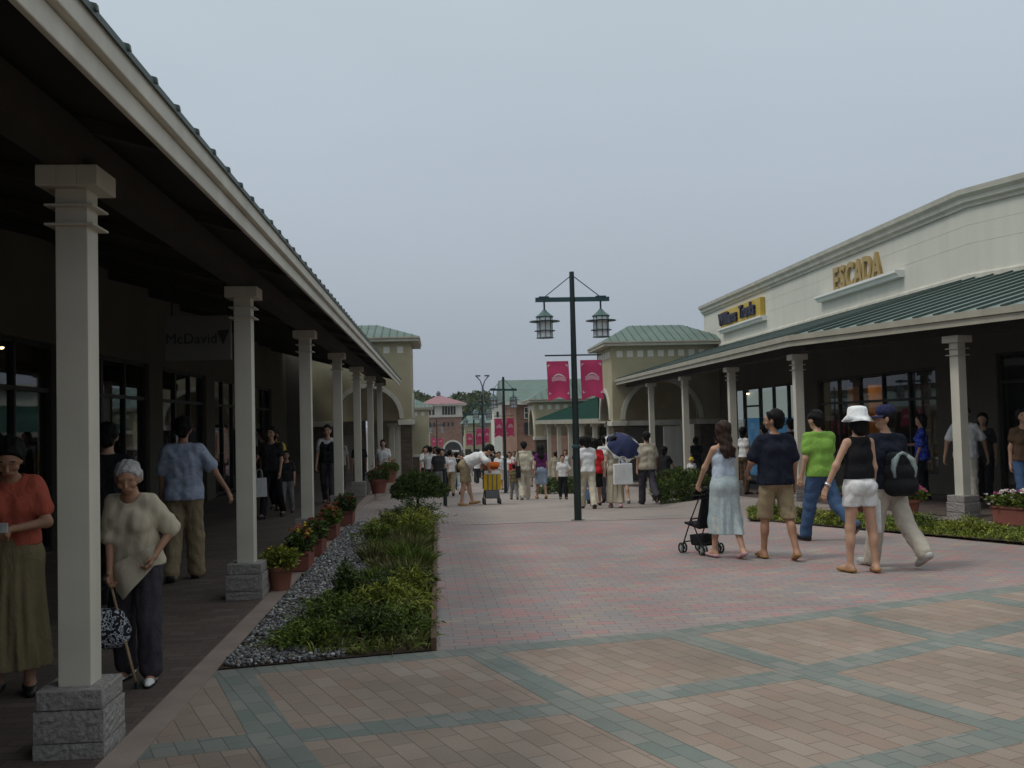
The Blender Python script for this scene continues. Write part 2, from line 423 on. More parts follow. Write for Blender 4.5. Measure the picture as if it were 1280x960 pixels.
M_conc = mat('concrete_edge', (0.27,0.215,0.18), 0.9, 0.16, 3.0, 0.25, 80)
M_soil = ramp_mat('soil_mat', [(0.3,(0.035,0.024,0.017)),(0.7,(0.07,0.047,0.032))], 14, 0.95, 6, bump=0.6)
sheet('ground', -600, 600, -80, 2500, 0.0, M_ground)
# pink court beyond the tan one, tan again on the ramp
sheet('pink_paving', -0.07, 14.0, 6.0, 17.3, 0.005, M_pink)
sheet('ramp_paving', -1.56, 9.5, 17.3, 100.0, 0.010, M_far)
# tan court with its green grid: rows fan out to the right
ROW0 = [(-1.56,7.02),(0.2,7.37),(1.77,7.69),(3.27,8.25),(4.63,8.75),(6.1,9.32),(9.2,10.6),(12.5,12.0)]
ROW1 = [(-1.56,5.30),(-0.9,5.44),(0.78,5.77),(2.31,6.30),(3.66,7.0),(5.05,7.72),(6.5,8.45),(9.6,10.0)]
def pl(pts, x):
    for a, b in zip(pts, pts[1:]):
        if a[0] <= x <= b[0]: return lerp(a[1], b[1], (x-a[0])/(b[0]-a[0]))
    return pts[-1][1]
mb = MB(); xs = [-1.56]+[p[0] for p in ROW0[1:]]
for a, b in zip(xs, xs[1:]):
    mb.add([(a,-12,0.010),(b,-12,0.010),(b,pl(ROW0,b),0.010),(a,pl(ROW0,a),0.010)], [(0,1,2,3)])
tag(mb.build('tan_paving', M_tan, fix=False), kind='structure')
def strip(mb, pts, wd, z):
    for i in range(len(pts)-1):
        a, b = np.array(pts[i]), np.array(pts[i+1])
        def nrm(k):
            ds = []
            for q in (k-1, k):
                if 0 <= q < len(pts)-1:
                    d = np.array(pts[q+1])-np.array(pts[q]); ds.append(d/np.linalg.norm(d))
            d = sum(ds); d /= np.linalg.norm(d); return np.array([-d[1], d[0]])
        na, nb = nrm(i)*wd/2, nrm(i+1)*wd/2
        q = [(*(a-na),z),(*(b-nb),z),(*(b+nb),z),(*(a+na),z)]; mb.add(q+[(x_,y_,0.006) for x_,y_,_z in q], [(0,1,2,3),(0,4,5,1),(1,5,6,2),(2,6,7,3),(3,7,4,0)])
mb = MB()
strip(mb, [(x, y-0.11) for x, y in ROW0], 0.22, 0.0112)
strip(mb, ROW1, 0.24, 0.0112)
strip(mb, [(-1.56,3.72),(-0.35,3.95),(1.36,4.35),(2.93,4.97),(4.35,5.75),(5.8,6.6),(9.5,8.8)], 0.24, 0.0112)
strip(mb, [(-1.5,1.9),(1.9,2.9),(5.0,4.4),(9,6.9)], 0.24, 0.0112)
for line in ([(-1.42,6.95),(-0.9,5.44),(-0.35,3.95),(0.1,2.3)], [(0.28,7.2),(0.78,5.77),(1.36,4.35),(2.0,2.9)], [(1.77,7.55),(2.31,6.30),(2.93,4.97),(3.6,3.6)],
             [(3.27,8.1),(3.66,7.0),(4.35,5.75),(5.1,4.5)], [(4.7,8.6),(5.05,7.72),(5.8,6.6),(6.6,5.4)], [(6.15,9.2),(6.5,8.45),(7.3,7.4)]):
    strip(mb, line, 0.24, 0.0123)
tag(mb.build('paving_band', M_green, fix=False), kind='structure')
# arcade floors
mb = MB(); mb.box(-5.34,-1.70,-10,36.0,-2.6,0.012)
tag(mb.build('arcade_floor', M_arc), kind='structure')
mb = MB(); mb.box(-1.70,-1.53,-10,36.0,-2.6,0.020)
tag(mb.build('kerb_strip', M_conc), kind='structure')
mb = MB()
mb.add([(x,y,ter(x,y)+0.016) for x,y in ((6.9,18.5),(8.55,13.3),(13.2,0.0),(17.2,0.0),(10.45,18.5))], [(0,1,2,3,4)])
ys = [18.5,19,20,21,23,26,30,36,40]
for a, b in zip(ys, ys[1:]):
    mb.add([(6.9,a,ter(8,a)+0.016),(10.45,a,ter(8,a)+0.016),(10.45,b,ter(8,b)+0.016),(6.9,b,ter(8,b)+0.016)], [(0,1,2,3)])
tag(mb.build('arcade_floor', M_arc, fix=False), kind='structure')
# planting bed left: soil, gravel
mb = MB()
mb.add([(-1.53,7.0,0.021),(-0.07,7.32,0.021),(-0.07,15,0.021),(-0.07,16.85,0.021),(-1.53,17.2,0.021)], [(0,1,2,3,4)])
tag(mb.build('planting_soil', M_soil), kind='structure')
mb = MB(); mb.box(-0.085,-0.045,7.33,16.85,-0.1,0.105); tag(mb.build('bed_edging', mat('edging_boards',(0.115,0.07,0.04),0.85,0.25,5,0.3,30)), kind='structure')
# planting strip right
mb = MB(); mb.add([(x,y,ter(x,y)+0.048) for x,y in ((4.9,15.75),(7.04,11.7),(11.2,4.2),(12.8,4.2),(9.0,11.2),(7.5,14.3),(5.7,17.9))], [(0,1,2,3,4,5,6)])
tag(mb.build('planting_soil', M_soil), kind='structure')

def gravel(name, n, area, smin, smax, m, label):
    """loose stones: many small irregular pebbles in one mesh"""
    ico = bmesh.new(); bmesh.ops.create_icosphere(ico, subdivisions=1, radius=1.0)
    V0 = np.array([v.co[:] for v in ico.verts]); F0 = np.array([[v.index for v in f.verts] for f in ico.faces]); ico.free()
    P = np.array([area() for _ in range(n)])
    s = nrng.uniform(smin, smax, (n,1,1)); sq = nrng.uniform(0.55,1.25,(n,1,3)); sq[:,:,2] *= 0.7
    ang = nrng.uniform(0,6.28,n); c, sn = np.cos(ang), np.sin(ang)
    V = V0[None]*(1+nrng.uniform(-0.22,0.22,(n,len(V0),1)))*s*sq
    x = V[:,:,0]*c[:,None]-V[:,:,1]*sn[:,None]; y = V[:,:,0]*sn[:,None]+V[:,:,1]*c[:,None]
    V = np.stack([x,y,V[:,:,2]],-1)+P[:,None,:]
    Fq = (F0[None]+np.arange(n)[:,None,None]*len(V0)).reshape(-1,3)
    mi = np.repeat(nrng.choice(len(m), n, p=[0.34,0.30,0.17,0.11,0.08]), len(F0))
    return tag(np_mesh(name, V.reshape(-1,3), Fq, m, mi=mi), label, 'gravel', kind='stuff')
M_grav = [mat('stone_'+k, v, 0.85, 0.3, 40) for k, v in dict(dark=(0.10,0.10,0.102),mid=(0.19,0.19,0.19),grey=(0.30,0.298,0.29),pale=(0.46,0.455,0.43),brown=(0.21,0.17,0.135)).items()]
def grav_xy():
    while True:
        y = nrng.uniform(7.0,17.0); t = (y-7)/10
        x = nrng.uniform(-1.5, -0.55 if y > 8.6 else -0.7)
        if y < 7.03+0.2*(x+1.53): continue
        return (x, y, 0.024+nrng.uniform(0,0.024))
gravel('gravel', 17000, grav_xy, 0.009, 0.023, M_grav, 'grey crushed stone spread between the arcade kerb and the planting bed')
# ---------------------------------------------------------------- shared materials
M_cream = mat('cream_paint', (0.58,0.545,0.455), 0.6, 0.08, 2.5, 0.06, 120, streak=0.07)
M_white = mat('white_stucco', (0.60,0.588,0.512), 0.85, 0.05, 0.7, 0.15, 40, streak=0.05)
M_trim = mat('trim_paint', (0.56,0.535,0.455), 0.6, 0.08, 2.0, 0.05, 90, streak=0.12)
M_stone = ramp_mat('plinth_stone', [(0.3,(0.20,0.185,0.175)),(0.5,(0.27,0.25,0.235)),(0.7,(0.33,0.31,0.29))], 40, 0.9, 6, bump=0.7)
M_stucco = mat('tan_stucco', (0.37,0.33,0.215), 0.9, 0.12, 1.2, 0.2, 50)
M_brown = brick_mat('brown_brick', [(0.0,(0.10,0.075,0.05)),(0.4,(0.12,0.09,0.062)),(0.75,(0.085,0.062,0.045))], 0.22, 0.075, mortar=(0.07,0.058,0.045), ms=0.006, frame='XZ')
M_rbrick = brick_mat('red_brick', [(0.0,(0.27,0.14,0.095)),(0.4,(0.30,0.16,0.11)),(0.75,(0.24,0.12,0.08))], 0.3, 0.1, mortar=(0.22,0.16,0.12), ms=0.01, frame='XZ')
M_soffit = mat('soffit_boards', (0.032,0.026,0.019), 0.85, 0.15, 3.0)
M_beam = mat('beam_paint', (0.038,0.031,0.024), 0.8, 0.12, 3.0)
M_groof = mat('green_metal_roof', (0.145,0.20,0.178), 0.5, 0.13, 1.1, 0.0, spec=0.4)
M_groof2 = mat('green_roof_tiles', (0.115,0.165,0.142), 0.8, 0.12, 1.6, 0.15, 8)
M_grib = mat('roof_rib_paint', (0.06,0.085,0.073), 0.5, 0.1, 1.0)
M_pinkroof = mat('pink_roof_tiles', (0.27,0.14,0.15), 0.8, 0.12, 1.0, 0.2, 6)
M_tile = mat('pale_wall_tile', (0.60,0.58,0.52), 0.5, 0.05, 2)
M_frame = mat('dark_window_frame', (0.016,0.015,0.014), 0.45, 0.1, 4)
M_glass = glass_mat('shop_glass', (0.80,0.82,0.78))
M_wallL = mat('arcade_wall_shade', (0.105,0.095,0.074), 0.85, 0.1, 1.0)  # walls under the canopies, darkened so their shade sits in the colour
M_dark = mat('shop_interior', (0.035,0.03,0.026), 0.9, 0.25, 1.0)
M_gutter = mat('gutter_paint', (0.36,0.335,0.265), 0.55, 0.08, 2.0, streak=0.12)

def column(parent, x, y, ztop, zg, rz=0.0, seed=0):
    """square cream post with ringed capital on a rock faced plinth"""
    mb = MB(); mb.box(-0.082,0.082,-0.082,0.082,0.33,ztop-0.107-zg)
    for dz in (0.195, 0.295):
        mb.box(-0.125,0.125,-0.125,0.125, ztop-zg-dz-0.012, ztop-zg-dz)
    c = mb.build('column', M_cream, parent, bevel=0.004); c.location = (x,y,zg); c.rotation_euler.z = rz
    mb = MB(); mb.box(-0.155,-0.052,-0.155,0.155,ztop-zg-0.107,ztop-zg); mb.box(-0.0515,0.0515,-0.155,0.155,ztop-zg-0.107,ztop-zg); mb.box(0.052,0.155,-0.155,0.155,ztop-zg-0.107,ztop-zg)
    mb.build('capital', M_cream, c, bevel=0.004)
    mb = MB()
    rough_box(mb,-0.174,0.174,-0.174,0.174,-0.08,0.075,7,0.007,seed+1)
    rough_box(mb,-0.172,0.172,-0.172,0.172,0.081,0.235,8,0.009,seed+2)
    mb.build('plinth', M_stone, c)
    mb = MB(); mb.box(-0.165,0.165,-0.165,0.165,0.240,0.340)
    mb.build('plinth_cap', M_stone, c, bevel=0.008)
    return c
def window(parent, a, b, z0, z1, nx, out, door=False, m=None, transom=None):
    """dark framed shop window between plan points a and b, frame 6 cm deep; out = unit vector towards the walkway"""
    a, b, out = np.array(a, float), np.array(b, float), np.array(out, float)
    d = b-a; ln = np.linalg.norm(d); d /= ln
    d3, o3, up = np.array([*d,0]), np.array([*out,0]), np.array([0,0,1.0])
    mb = MB(); fw = 0.06
    P = lambda s, z, o=0.0: np.array([*(a+d*s), z]) + o3*o
    for i in range(nx+1):
        s = ln*i/nx; s = min(max(s, fw/2), ln-fw/2)
        mb.obox(P(s,(z0+z1)/2), d3, o3, up, fw/2, 0.05, (z1-z0)/2-0.001)
    for z in (z0+fw/2, z1-fw/2)+((transom,) if transom else ()):
        for i in range(nx):
            s0, s1 = ln*i/nx+fw/2, ln*(i+1)/nx-fw/2
            if i == 0: s0 = fw
            if i == nx-1: s1 = ln-fw
            mb.obox(P((s0+s1)/2, z), d3, o3, up, (s1-s0)/2+0.004, 0.045, fw/2)
    f = mb.build('door' if door else 'window', m or M_frame, parent)
    g = MB()
    for i in range(nx):
        s0, s1 = ln*i/nx+fw/2, ln*(i+1)/nx-fw/2
        g.obox(P((s0+s1)/2, (z0+z1)/2), d3, o3, up, (s1-s0)/2+0.02, 0.004, (z1-z0)/2-fw+0.02)
    g.build('pane', M_glass, f)
    if door:
        h = MB()
        sh = ln/nx*0.88
        h.tube([P(sh,1.3-0.25,0.05),P(sh,1.3-0.25,0.1),P(sh,1.3+0.25,0.1),P(sh,1.3+0.25,0.05)],0.012,8)
        h.build('handle', MATS.get('steel') or mat('steel',(0.5,0.5,0.5),0.3,0.05,4,metal=1.0), f)
    return f

# ---------------------------------------------------------------- left arcade building
LB = empty('shop_building', (-5.35,-6,0), 0, 'long dark shop row behind the left arcade of square cream columns', 'building')
LB.location = (0,0,0)
WX = -5.35
mb = MB()
# wall: lintel over the windows, piers between, low sill
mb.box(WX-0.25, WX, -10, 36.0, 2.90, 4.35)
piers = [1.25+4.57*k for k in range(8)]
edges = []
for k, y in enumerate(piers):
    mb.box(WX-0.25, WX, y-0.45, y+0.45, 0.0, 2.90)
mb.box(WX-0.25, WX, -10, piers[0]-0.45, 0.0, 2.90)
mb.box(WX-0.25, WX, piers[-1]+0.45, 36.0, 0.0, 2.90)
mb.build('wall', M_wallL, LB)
mb = MB(); mb.box(-6.2,-4.62,36.02,36.3,-2.0,4.6); mb.build('end_wall', M_wallL, LB)
for k in range(7):
    y0, y1 = piers[k]+0.45, piers[k+1]-0.45
    ym = y0+1.25
    window(LB, (WX-0.12,y0), (WX-0.12,ym), 0.02, 2.90, 1, (1,0), door=True, transom=2.25)
    window(LB, (WX-0.12,ym), (WX-0.12,y1), 0.02, 2.90, 2, (1,0), transom=2.25)
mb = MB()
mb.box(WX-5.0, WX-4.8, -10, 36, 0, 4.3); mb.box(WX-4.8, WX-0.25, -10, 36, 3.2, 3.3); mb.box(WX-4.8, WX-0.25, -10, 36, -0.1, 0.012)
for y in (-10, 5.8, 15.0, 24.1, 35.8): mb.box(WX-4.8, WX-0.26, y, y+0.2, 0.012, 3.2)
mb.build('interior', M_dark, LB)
# lean-to roof over the walkway: metal sheets with standing ribs, boarded underside, rafters, eaves beam
ZE, XE = 3.225, -1.30
def lz(x): return ZE + (XE-x)*0.28
mb = MB()
mb.prism([(XE+0.05,lz(XE+0.05)),(XE+0.05,lz(XE+0.05)+0.03),(WX-0.25,lz(WX-0.25)+0.03),(WX-0.25,lz(WX-0.25))], -10, 35.3)
y = -9.8
while y < 35.2:
    mb.prism([(XE+0.062,lz(XE+0.062)+0.02),(XE+0.058,lz(XE+0.058)+0.046),(WX-0.25,lz(WX-0.25)+0.046),(WX-0.25,lz(WX-0.25)+0.02)], y-0.012, y+0.012, 1); y += 0.40
mb.build('canopy_roof', [M_grib, M_grib], LB)
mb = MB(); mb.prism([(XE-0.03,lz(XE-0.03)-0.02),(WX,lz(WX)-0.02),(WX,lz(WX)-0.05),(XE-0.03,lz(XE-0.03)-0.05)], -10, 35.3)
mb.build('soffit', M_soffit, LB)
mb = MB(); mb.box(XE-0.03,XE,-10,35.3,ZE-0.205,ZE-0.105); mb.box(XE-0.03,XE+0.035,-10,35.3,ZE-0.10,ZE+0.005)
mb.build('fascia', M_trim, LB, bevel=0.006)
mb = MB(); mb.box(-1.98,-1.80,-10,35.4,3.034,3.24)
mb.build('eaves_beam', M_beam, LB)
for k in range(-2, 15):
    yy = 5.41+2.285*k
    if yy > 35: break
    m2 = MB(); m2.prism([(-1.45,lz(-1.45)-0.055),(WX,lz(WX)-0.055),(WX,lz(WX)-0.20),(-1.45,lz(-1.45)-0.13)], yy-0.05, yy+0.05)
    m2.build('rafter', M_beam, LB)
for k in range(-1, 7):
    column(LB, -1.885, 5.415+4.57*k, 3.033, 0.012, 0, 10*k)

# blade sign hung under the left canopy
def text_mesh(txt, size, depth, name, m, parent=None, sx=1.0, bold=0.0, italic=0.0):
    cu = bpy.data.curves.new('lettering', 'FONT'); cu.body = txt; cu.size = size; cu.extrude = depth; cu.offset = bold; cu.shear = italic
    cu.align_x = 'CENTER'; cu.resolution_u = 4
    o = bpy.data.objects.new('lettering', cu); COL.objects.link(o)
    dg = bpy.context.evaluated_depsgraph_get()
    me = bpy.data.meshes.new_from_object(o.evaluated_get(dg))
    COL.objects.unlink(o); bpy.data.objects.remove(o); bpy.data.curves.remove(cu)
    me.name = name
    for v in me.vertices: v.co.x *= sx
    me.materials.clear(); me.materials.append(m)
    t = bpy.data.objects.new(name, me); COL.objects.link(t)
    if parent is not None: t.parent = parent
    return t
BS = empty('hanging_sign', (-2.56,11.0,2.40), 0, 'pale blade sign with dark name and triangle hung under the left canopy', 'sign')
mb = MB(); mb.box(-0.35,0.35,-0.02,0.02,0,0.48); mb.build('panel', mat('sign_panel',(0.13,0.125,0.11),0.6,0.05,3), BS, bevel=0.005)
for s in (-0.28, 0.28):
    mb = MB(); mb.tube([(s,0,0.48),(s,0,1.02)],0.01,8); mb.build('hanger', M_frame, BS)
M_ink = mat('sign_ink', (0.02,0.02,0.025), 0.6, 0.05, 3)
t = text_mesh('McDavid', 0.155, 0.003, 'lettering', M_ink, BS); t.rotation_euler = (R(90),0,0); t.location = (-0.07,-0.024,0.18)
mb = MB(); mb.prism([(0.20,0.315),(0.33,0.325),(0.265,0.16)], -0.027, -0.021); mb.build('emblem', M_ink, BS)

# two small ceiling spots glowing inside the left shop
M_bulb = lit_mat('warm_lamp', (1.0,0.72,0.45), 9.0)
for yy, word in ((14.77,'left'), (15.42,'right')):
    s = empty('ceiling_spotlight', (-6.2,yy,2.90), 0, f'small glowing ceiling spot inside the left shop, {"nearer the camera" if word=="left" else "farther from the camera"} of the two', 'light', 'ceiling spots in the left shop')
    mb = MB(); mb.lathe((0,0,0),[(0.03,0.0),(0.045,0.02),(0.045,0.09),(0.02,0.12)],14); mb.tube([(0,0,0.12),(0,0,0.30)],0.008,6); mb.build('housing', M_frame, s)
    mb = MB(); mb.lathe((0,0,-0.03),[(0.012,0),(0.03,0.012),(0.034,0.028)],12); mb.build('bulb', M_bulb, s, smooth=True)
# ---------------------------------------------------------------- right shop building
RB = empty('shop_building', (0,0,0), 0, 'white shop building on the right with green canopy roof and gold shop name', 'building')
D2 = np.array([0.334,-0.943])
W0, WK = np.array([10.5,38.5]), np.array([10.5,18.85]); WE = WK+D2*21
F0, FK = np.array([6.58,36.6]), np.array([6.53,18.1]); FE = FK+D2*20
wl = [tuple(W0), tuple(WK), tuple(WE)]     # travel towards the camera: left of travel is +X ... out = -X is right
def sw(mb, line, prof, mi=0): return mb.sweep(line, [(-o, z) for o, z in prof], mi)   # out towards the plaza
mb = MB()
sw(mb, wl, [(-0.3,4.2),(0.0,4.2),(0.0,5.70),(-0.3,5.70)])
for z in (4.95, 5.32):
    sw(mb, wl, [(-0.01,z),(0.0035,z),(0.0035,z+0.010),(-0.01,z+0.010)])
mb.box(10.805,22,38.2,38.5,3.5,5.70); 
mb.build('wall', M_white, RB)
mb = MB(); sw(mb, wl, [(-0.3,2.752),(0.0,2.752),(0.0,4.198),(-0.3,4.198)]); mb.build('arcade_wall', M_wallL, RB)  # white facade carried on below the canopy, its shade put into the colour
mb = MB()
sw(mb, [(10.5,38.52),tuple(WK),tuple(WE)], [(-0.35,5.66),(0.05,5.66),(0.05,5.72),(0.12,5.76),(0.12,5.84),(0.20,5.90),(0.22,6.0),(-0.35,6.0)])
mb.box(10.86,22,38.4,38.72,5.66,6.0)
mb.build('cornice', M_trim, RB)
mb = MB(); sw(mb, [(10.5,37.0),tuple(WK),tuple(WE)], [(-0.02,4.24),(0.06,4.24),(0.06,4.32),(0.03,4.36),(-0.02,4.36)])
mb.build('base_moulding', M_trim, RB)
# canopy roof between wall strip and eaves, ribs down the slope
mb = MB(); ZR0, ZR1 = 3.13, 4.25
def rp(s, t):   # s along, t 0 eaves..1 wall
    L1 = F0[1]-FK[1]
    if s <= L1:
        u = s/L1; a = F0+(FK-F0)*u; b = np.array([10.49,36.6])+(WK-np.array([10.49,36.6]))*u
    else:
        u = (s-L1)/20; a = FK+(FE-FK)*u; b = WK+(WE-WK)*u
    q = a+(b-a)*t; return (q[0], q[1], ZR0+(ZR1-ZR0)*t)
L1 = F0[1]-FK[1]
for s0, s1 in ((0,L1),(L1,L1+20)):
    v = [rp(s0,0),rp(s1,0),rp(s1,1),rp(s0,1)]
    mb.add(v+[(x,y,z-0.03) for x,y,z in v], [(0,1,2,3),(7,6,5,4),(0,4,5,1),(1,5,6,2),(2,6,7,3),(3,7,4,0)])
s = 0.2
while s < L1+20:
    a, b = np.array(rp(s,-0.004)), np.array(rp(s,0.995)); mb.bar(a+[0,0,0.018], b+[0,0,0.018], 0.030, 0.040, 1); s += 0.41
mb.build('canopy_roof', [M_groof, M_grib], RB)
fl = [tuple(F0), tuple(FK), tuple(FE)]
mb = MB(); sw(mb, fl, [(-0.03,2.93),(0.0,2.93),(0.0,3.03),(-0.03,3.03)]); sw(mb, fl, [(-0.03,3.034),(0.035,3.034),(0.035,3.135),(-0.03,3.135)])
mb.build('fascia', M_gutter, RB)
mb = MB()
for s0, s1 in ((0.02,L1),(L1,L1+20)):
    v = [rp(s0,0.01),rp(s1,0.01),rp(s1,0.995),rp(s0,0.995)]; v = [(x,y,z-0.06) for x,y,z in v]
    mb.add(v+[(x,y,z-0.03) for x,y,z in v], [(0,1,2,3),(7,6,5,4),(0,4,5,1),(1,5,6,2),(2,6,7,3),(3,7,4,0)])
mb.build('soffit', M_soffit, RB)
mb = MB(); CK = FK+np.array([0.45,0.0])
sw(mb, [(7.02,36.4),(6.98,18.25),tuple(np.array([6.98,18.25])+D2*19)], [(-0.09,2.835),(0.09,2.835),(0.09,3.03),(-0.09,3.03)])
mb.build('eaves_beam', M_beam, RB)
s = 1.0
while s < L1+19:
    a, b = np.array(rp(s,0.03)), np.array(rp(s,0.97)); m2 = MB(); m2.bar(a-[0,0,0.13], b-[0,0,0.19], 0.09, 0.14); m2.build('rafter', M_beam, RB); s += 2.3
for i, (cx, cy) in enumerate(((8.12,15.05),(6.99,18.95),(7.02,23.45),(7.05,28.1),(7.08,32.8))):
    column(RB, cx, cy, 2.832, ter(cx,cy)+0.01, R(19.5) if i == 0 else 0, 300+10*i)
q = np.array([8.12,15.05])+D2*4.5; column(RB, q[0], q[1], 2.832, 0.01, R(19.5), 390)
# storefront of the right building: piers, windows and doors
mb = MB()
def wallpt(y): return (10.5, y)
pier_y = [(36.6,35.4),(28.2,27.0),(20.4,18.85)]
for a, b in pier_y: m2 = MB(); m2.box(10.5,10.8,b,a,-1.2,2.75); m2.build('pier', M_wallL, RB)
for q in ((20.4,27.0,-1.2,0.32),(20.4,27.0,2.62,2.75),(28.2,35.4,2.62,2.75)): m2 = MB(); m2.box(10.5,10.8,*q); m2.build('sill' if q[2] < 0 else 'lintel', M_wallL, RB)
for s0, s1 in ((0.0,0.5),(5.2,6.2),(11,12),(17,21)):
    a, b = WK+D2*s0, WK+D2*s1; c = (a+b)/2
    n2 = np.array([0.943,0.334])
    m2 = MB(); m2.obox((*(c+n2*0.15),0.775), (*D2,0), (*n2,0), (0,0,1), (s1-s0)/2-0.001, 0.149, 1.975); m2.build('pier', M_wallL, RB)
window(RB, (10.6,33.9), (10.6,35.4), -0.55, 2.62, 1, (-1,0))
window(RB, (10.6,32.2), (10.6,33.9), -0.55, 2.62, 1, (-1,0), door=True, transom=2.0)
window(RB, (10.6,28.2), (10.6,32.2), -0.55, 2.62, 3, (-1,0))
window(RB, (10.6,20.4), (10.6,27.0), 0.32, 2.62, 5, (-1,0), transom=1.95)
for s0, s1 in ((0.5,5.2),(6.2,11),(12,17)):
    a, b = WK+D2*s0+np.array([0.943,0.334])*0.1, WK+D2*s1+np.array([0.943,0.334])*0.1
    window(RB, a, b, 0.02, 2.75, 4, (-0.943,-0.334), transom=2.2)
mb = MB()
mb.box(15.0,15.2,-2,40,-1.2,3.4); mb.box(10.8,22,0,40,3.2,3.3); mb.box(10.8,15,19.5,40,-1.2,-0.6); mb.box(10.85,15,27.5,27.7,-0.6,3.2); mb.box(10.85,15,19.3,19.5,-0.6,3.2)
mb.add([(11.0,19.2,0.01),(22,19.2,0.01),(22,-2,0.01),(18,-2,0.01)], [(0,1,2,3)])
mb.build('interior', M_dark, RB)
# ledges under the two shop names
for y0, y1 in ((21.6,26.45),(31.0,35.85)):
    mb = MB(); sw(mb, [(10.5,y1),(10.5,y0)], [(0.0,4.70),(0.14,4.70),(0.16,4.76),(0.22,4.80),(0.22,4.86),(0.0,4.86)])
    mb.build('sign_ledge', MATS.get('ledge_paint') or mat('ledge_paint',(0.72,0.72,0.68),0.6,0.04,2), RB)
# gold raised letters
M_gold = mat('gold_letters', (0.40,0.28,0.10), 0.42, 0.15, 2.5, spec=0.5, metal=0.35)
ES = empty('shop_sign', (10.46,24.1,4.865), R(-90), 'large gold raised letters reading ESCADA standing on a white ledge', 'sign')
xs0 = -1.42
for ch, wd in (('E',0.44),('S',0.44),('C',0.50),('A',0.54),('D',0.52),('A',0.54)):
    t = text_mesh(ch, 0.86, 0.035, 'letter', M_gold, ES, sx=0.84, bold=0.026); t.rotation_euler = (R(90),0,0); t.location = (xs0+wd/2,0,0.0)
    xs0 += wd*0.965
YS = empty('shop_sign', (10.49,33.55,4.865), R(-90), 'yellow shop sign board with dark old style lettering on a white ledge', 'sign')
M_yel = mat('yellow_board', (0.52,0.36,0.06), 0.5, 0.1, 3)
mb = MB(); mb.box(-2.05,2.42,-0.16,0.0,0.0,0.60); mb.build('board', M_yel, YS, bevel=0.01)
M_navy = mat('navy_letters', (0.025,0.025,0.05), 0.5, 0.1, 4)
t = text_mesh('Williams', 0.60, 0.04, 'lettering', M_navy, YS, sx=1.02, bold=0.016); t.rotation_euler = (R(90),0,0); t.location = (-1.02,-0.205,0.10)
t = text_mesh('Trunks', 0.60, 0.04, 'lettering', M_navy, YS, sx=0.95, bold=0.016); t.rotation_euler = (R(90),0,0); t.location = (1.18,-0.205,0.12)
# lit displays inside the right shop, seen through the panes
M_disp = mat('display_white', (0.62,0.66,0.66), 0.7, 0.08, 1.5)
M_blue = mat('display_blue', (0.05,0.20,0.50), 0.6, 0.15, 1.5)
DP = empty('display_backdrop', (11.0,32.0,-0.6), 0, 'lit white and blue display backdrop behind the far right shop panes', 'display')
mb = MB(); mb.box(0,0.06,-3.2,3.3,2.2,3.1); mb.build('white_panel', lit_mat('lit_white',(0.50,0.58,0.60),0.50), DP)
mb = MB(); mb.box(0,0.06,-3.2,3.3,0.2,2.196); mb.build('blue_panel', lit_mat('lit_blue',(0.05,0.19,0.40),0.50), DP)
s = empty('ceiling_spotlight', (10.95,34.7,2.48), 0, 'bright ceiling spot above the door of the far right shop', 'light')
mb = MB(); mb.lathe((0,0,0),[(0.05,0.0),(0.06,0.03),(0.06,0.1),(0.02,0.13)],14); mb.tube([(0,0,0.13),(0,0,0.7)],0.008,6); mb.build('housing', M_frame, s)
mb = MB(); mb.lathe((0,0,-0.05),[(0.02,0),(0.05,0.02),(0.055,0.05)],12); mb.build('bulb', M_bulb, s, smooth=True)
M_wood = ramp_mat('honey_wood', [(0.35,(0.20,0.09,0.025)),(0.65,(0.34,0.17,0.05))], 5, 0.5, 4)
for i, (x, y, wd, zt, lab) in enumerate(((11.25,26.1,1.4,2.4,'wide honey coloured wooden cabinet behind the shop window above the white bucket hat'), (11.35,22.6,0.6,2.3,'narrow honey coloured wooden cabinet deep in the right shop'))):
    c = empty('display_cabinet', (x,y,-0.6), 0, lab, 'cabinet')
    mb = MB(); mb.box(0.4,0.45,-wd/2,wd/2,0,zt+0.6); mb.box(0,0.4,-wd/2,-wd/2+0.05,0,zt+0.6); mb.box(0,0.4,wd/2-0.05,wd/2,0,zt+0.6); mb.build('carcass', M_wood, c)
    for z in (0.5,1.2,1.8,2.4):
        mb = MB(); mb.box(0,0.398,-wd/2+0.052,wd/2-0.052,z,z+0.04); mb.build('shelf', M_wood, c)
pl_ = bpy.data.lights.new('shop_lamp','AREA'); pl_.energy = 24; pl_.size = 0.8; pl_.color = (1.0,0.62,0.30)
po = bpy.data.objects.new('shop_lamp', pl_); COL.objects.link(po); po.location = (10.95,24.6,3.0)

# ---------------------------------------------------------------- corner towers
def arch_pts(x0, x1, zs, n=14):
    c, r = (x0+x1)/2, (x1-x0)/2
    return [(c-r*math.cos(math.pi*i/n), zs+r*math.sin(math.pi*i/n)) for i in range(n+1)]
def arch_wall(mb, ax, lo, hi, z0, z1, a0, a1, zs, t0, t1, mi=0):
    """wall with an arched opening from z0 up; ax 'Y' = wall facing the camera, 'X' = wall facing sideways"""
    pts = arch_pts(a0, a1, zs)
    mb.prism([(lo,z0),(a0,z0),(a0,zs),(a0,z1),(lo,z1)], t0, t1, mi, ax)
    mb.prism([(a1,z0),(hi,z0),(hi,z1),(a1,z1),(a1,zs)], t0, t1, mi, ax)
    for p, q in zip(pts, pts[1:]):
        mb.prism([p, q, (q[0],z1), (p[0],z1)], t0, t1, mi, ax)
def arch_trim(mb, ax, a0, a1, z0, zs, wd, t0, t1):
    inner = arch_pts(a0, a1, zs); outer = arch_pts(a0-wd, a1+wd, zs)
    for i in range(len(inner)-1):
        mb.prism([inner[i],inner[i+1],outer[i+1],outer[i]], t0, t1, 0, ax)
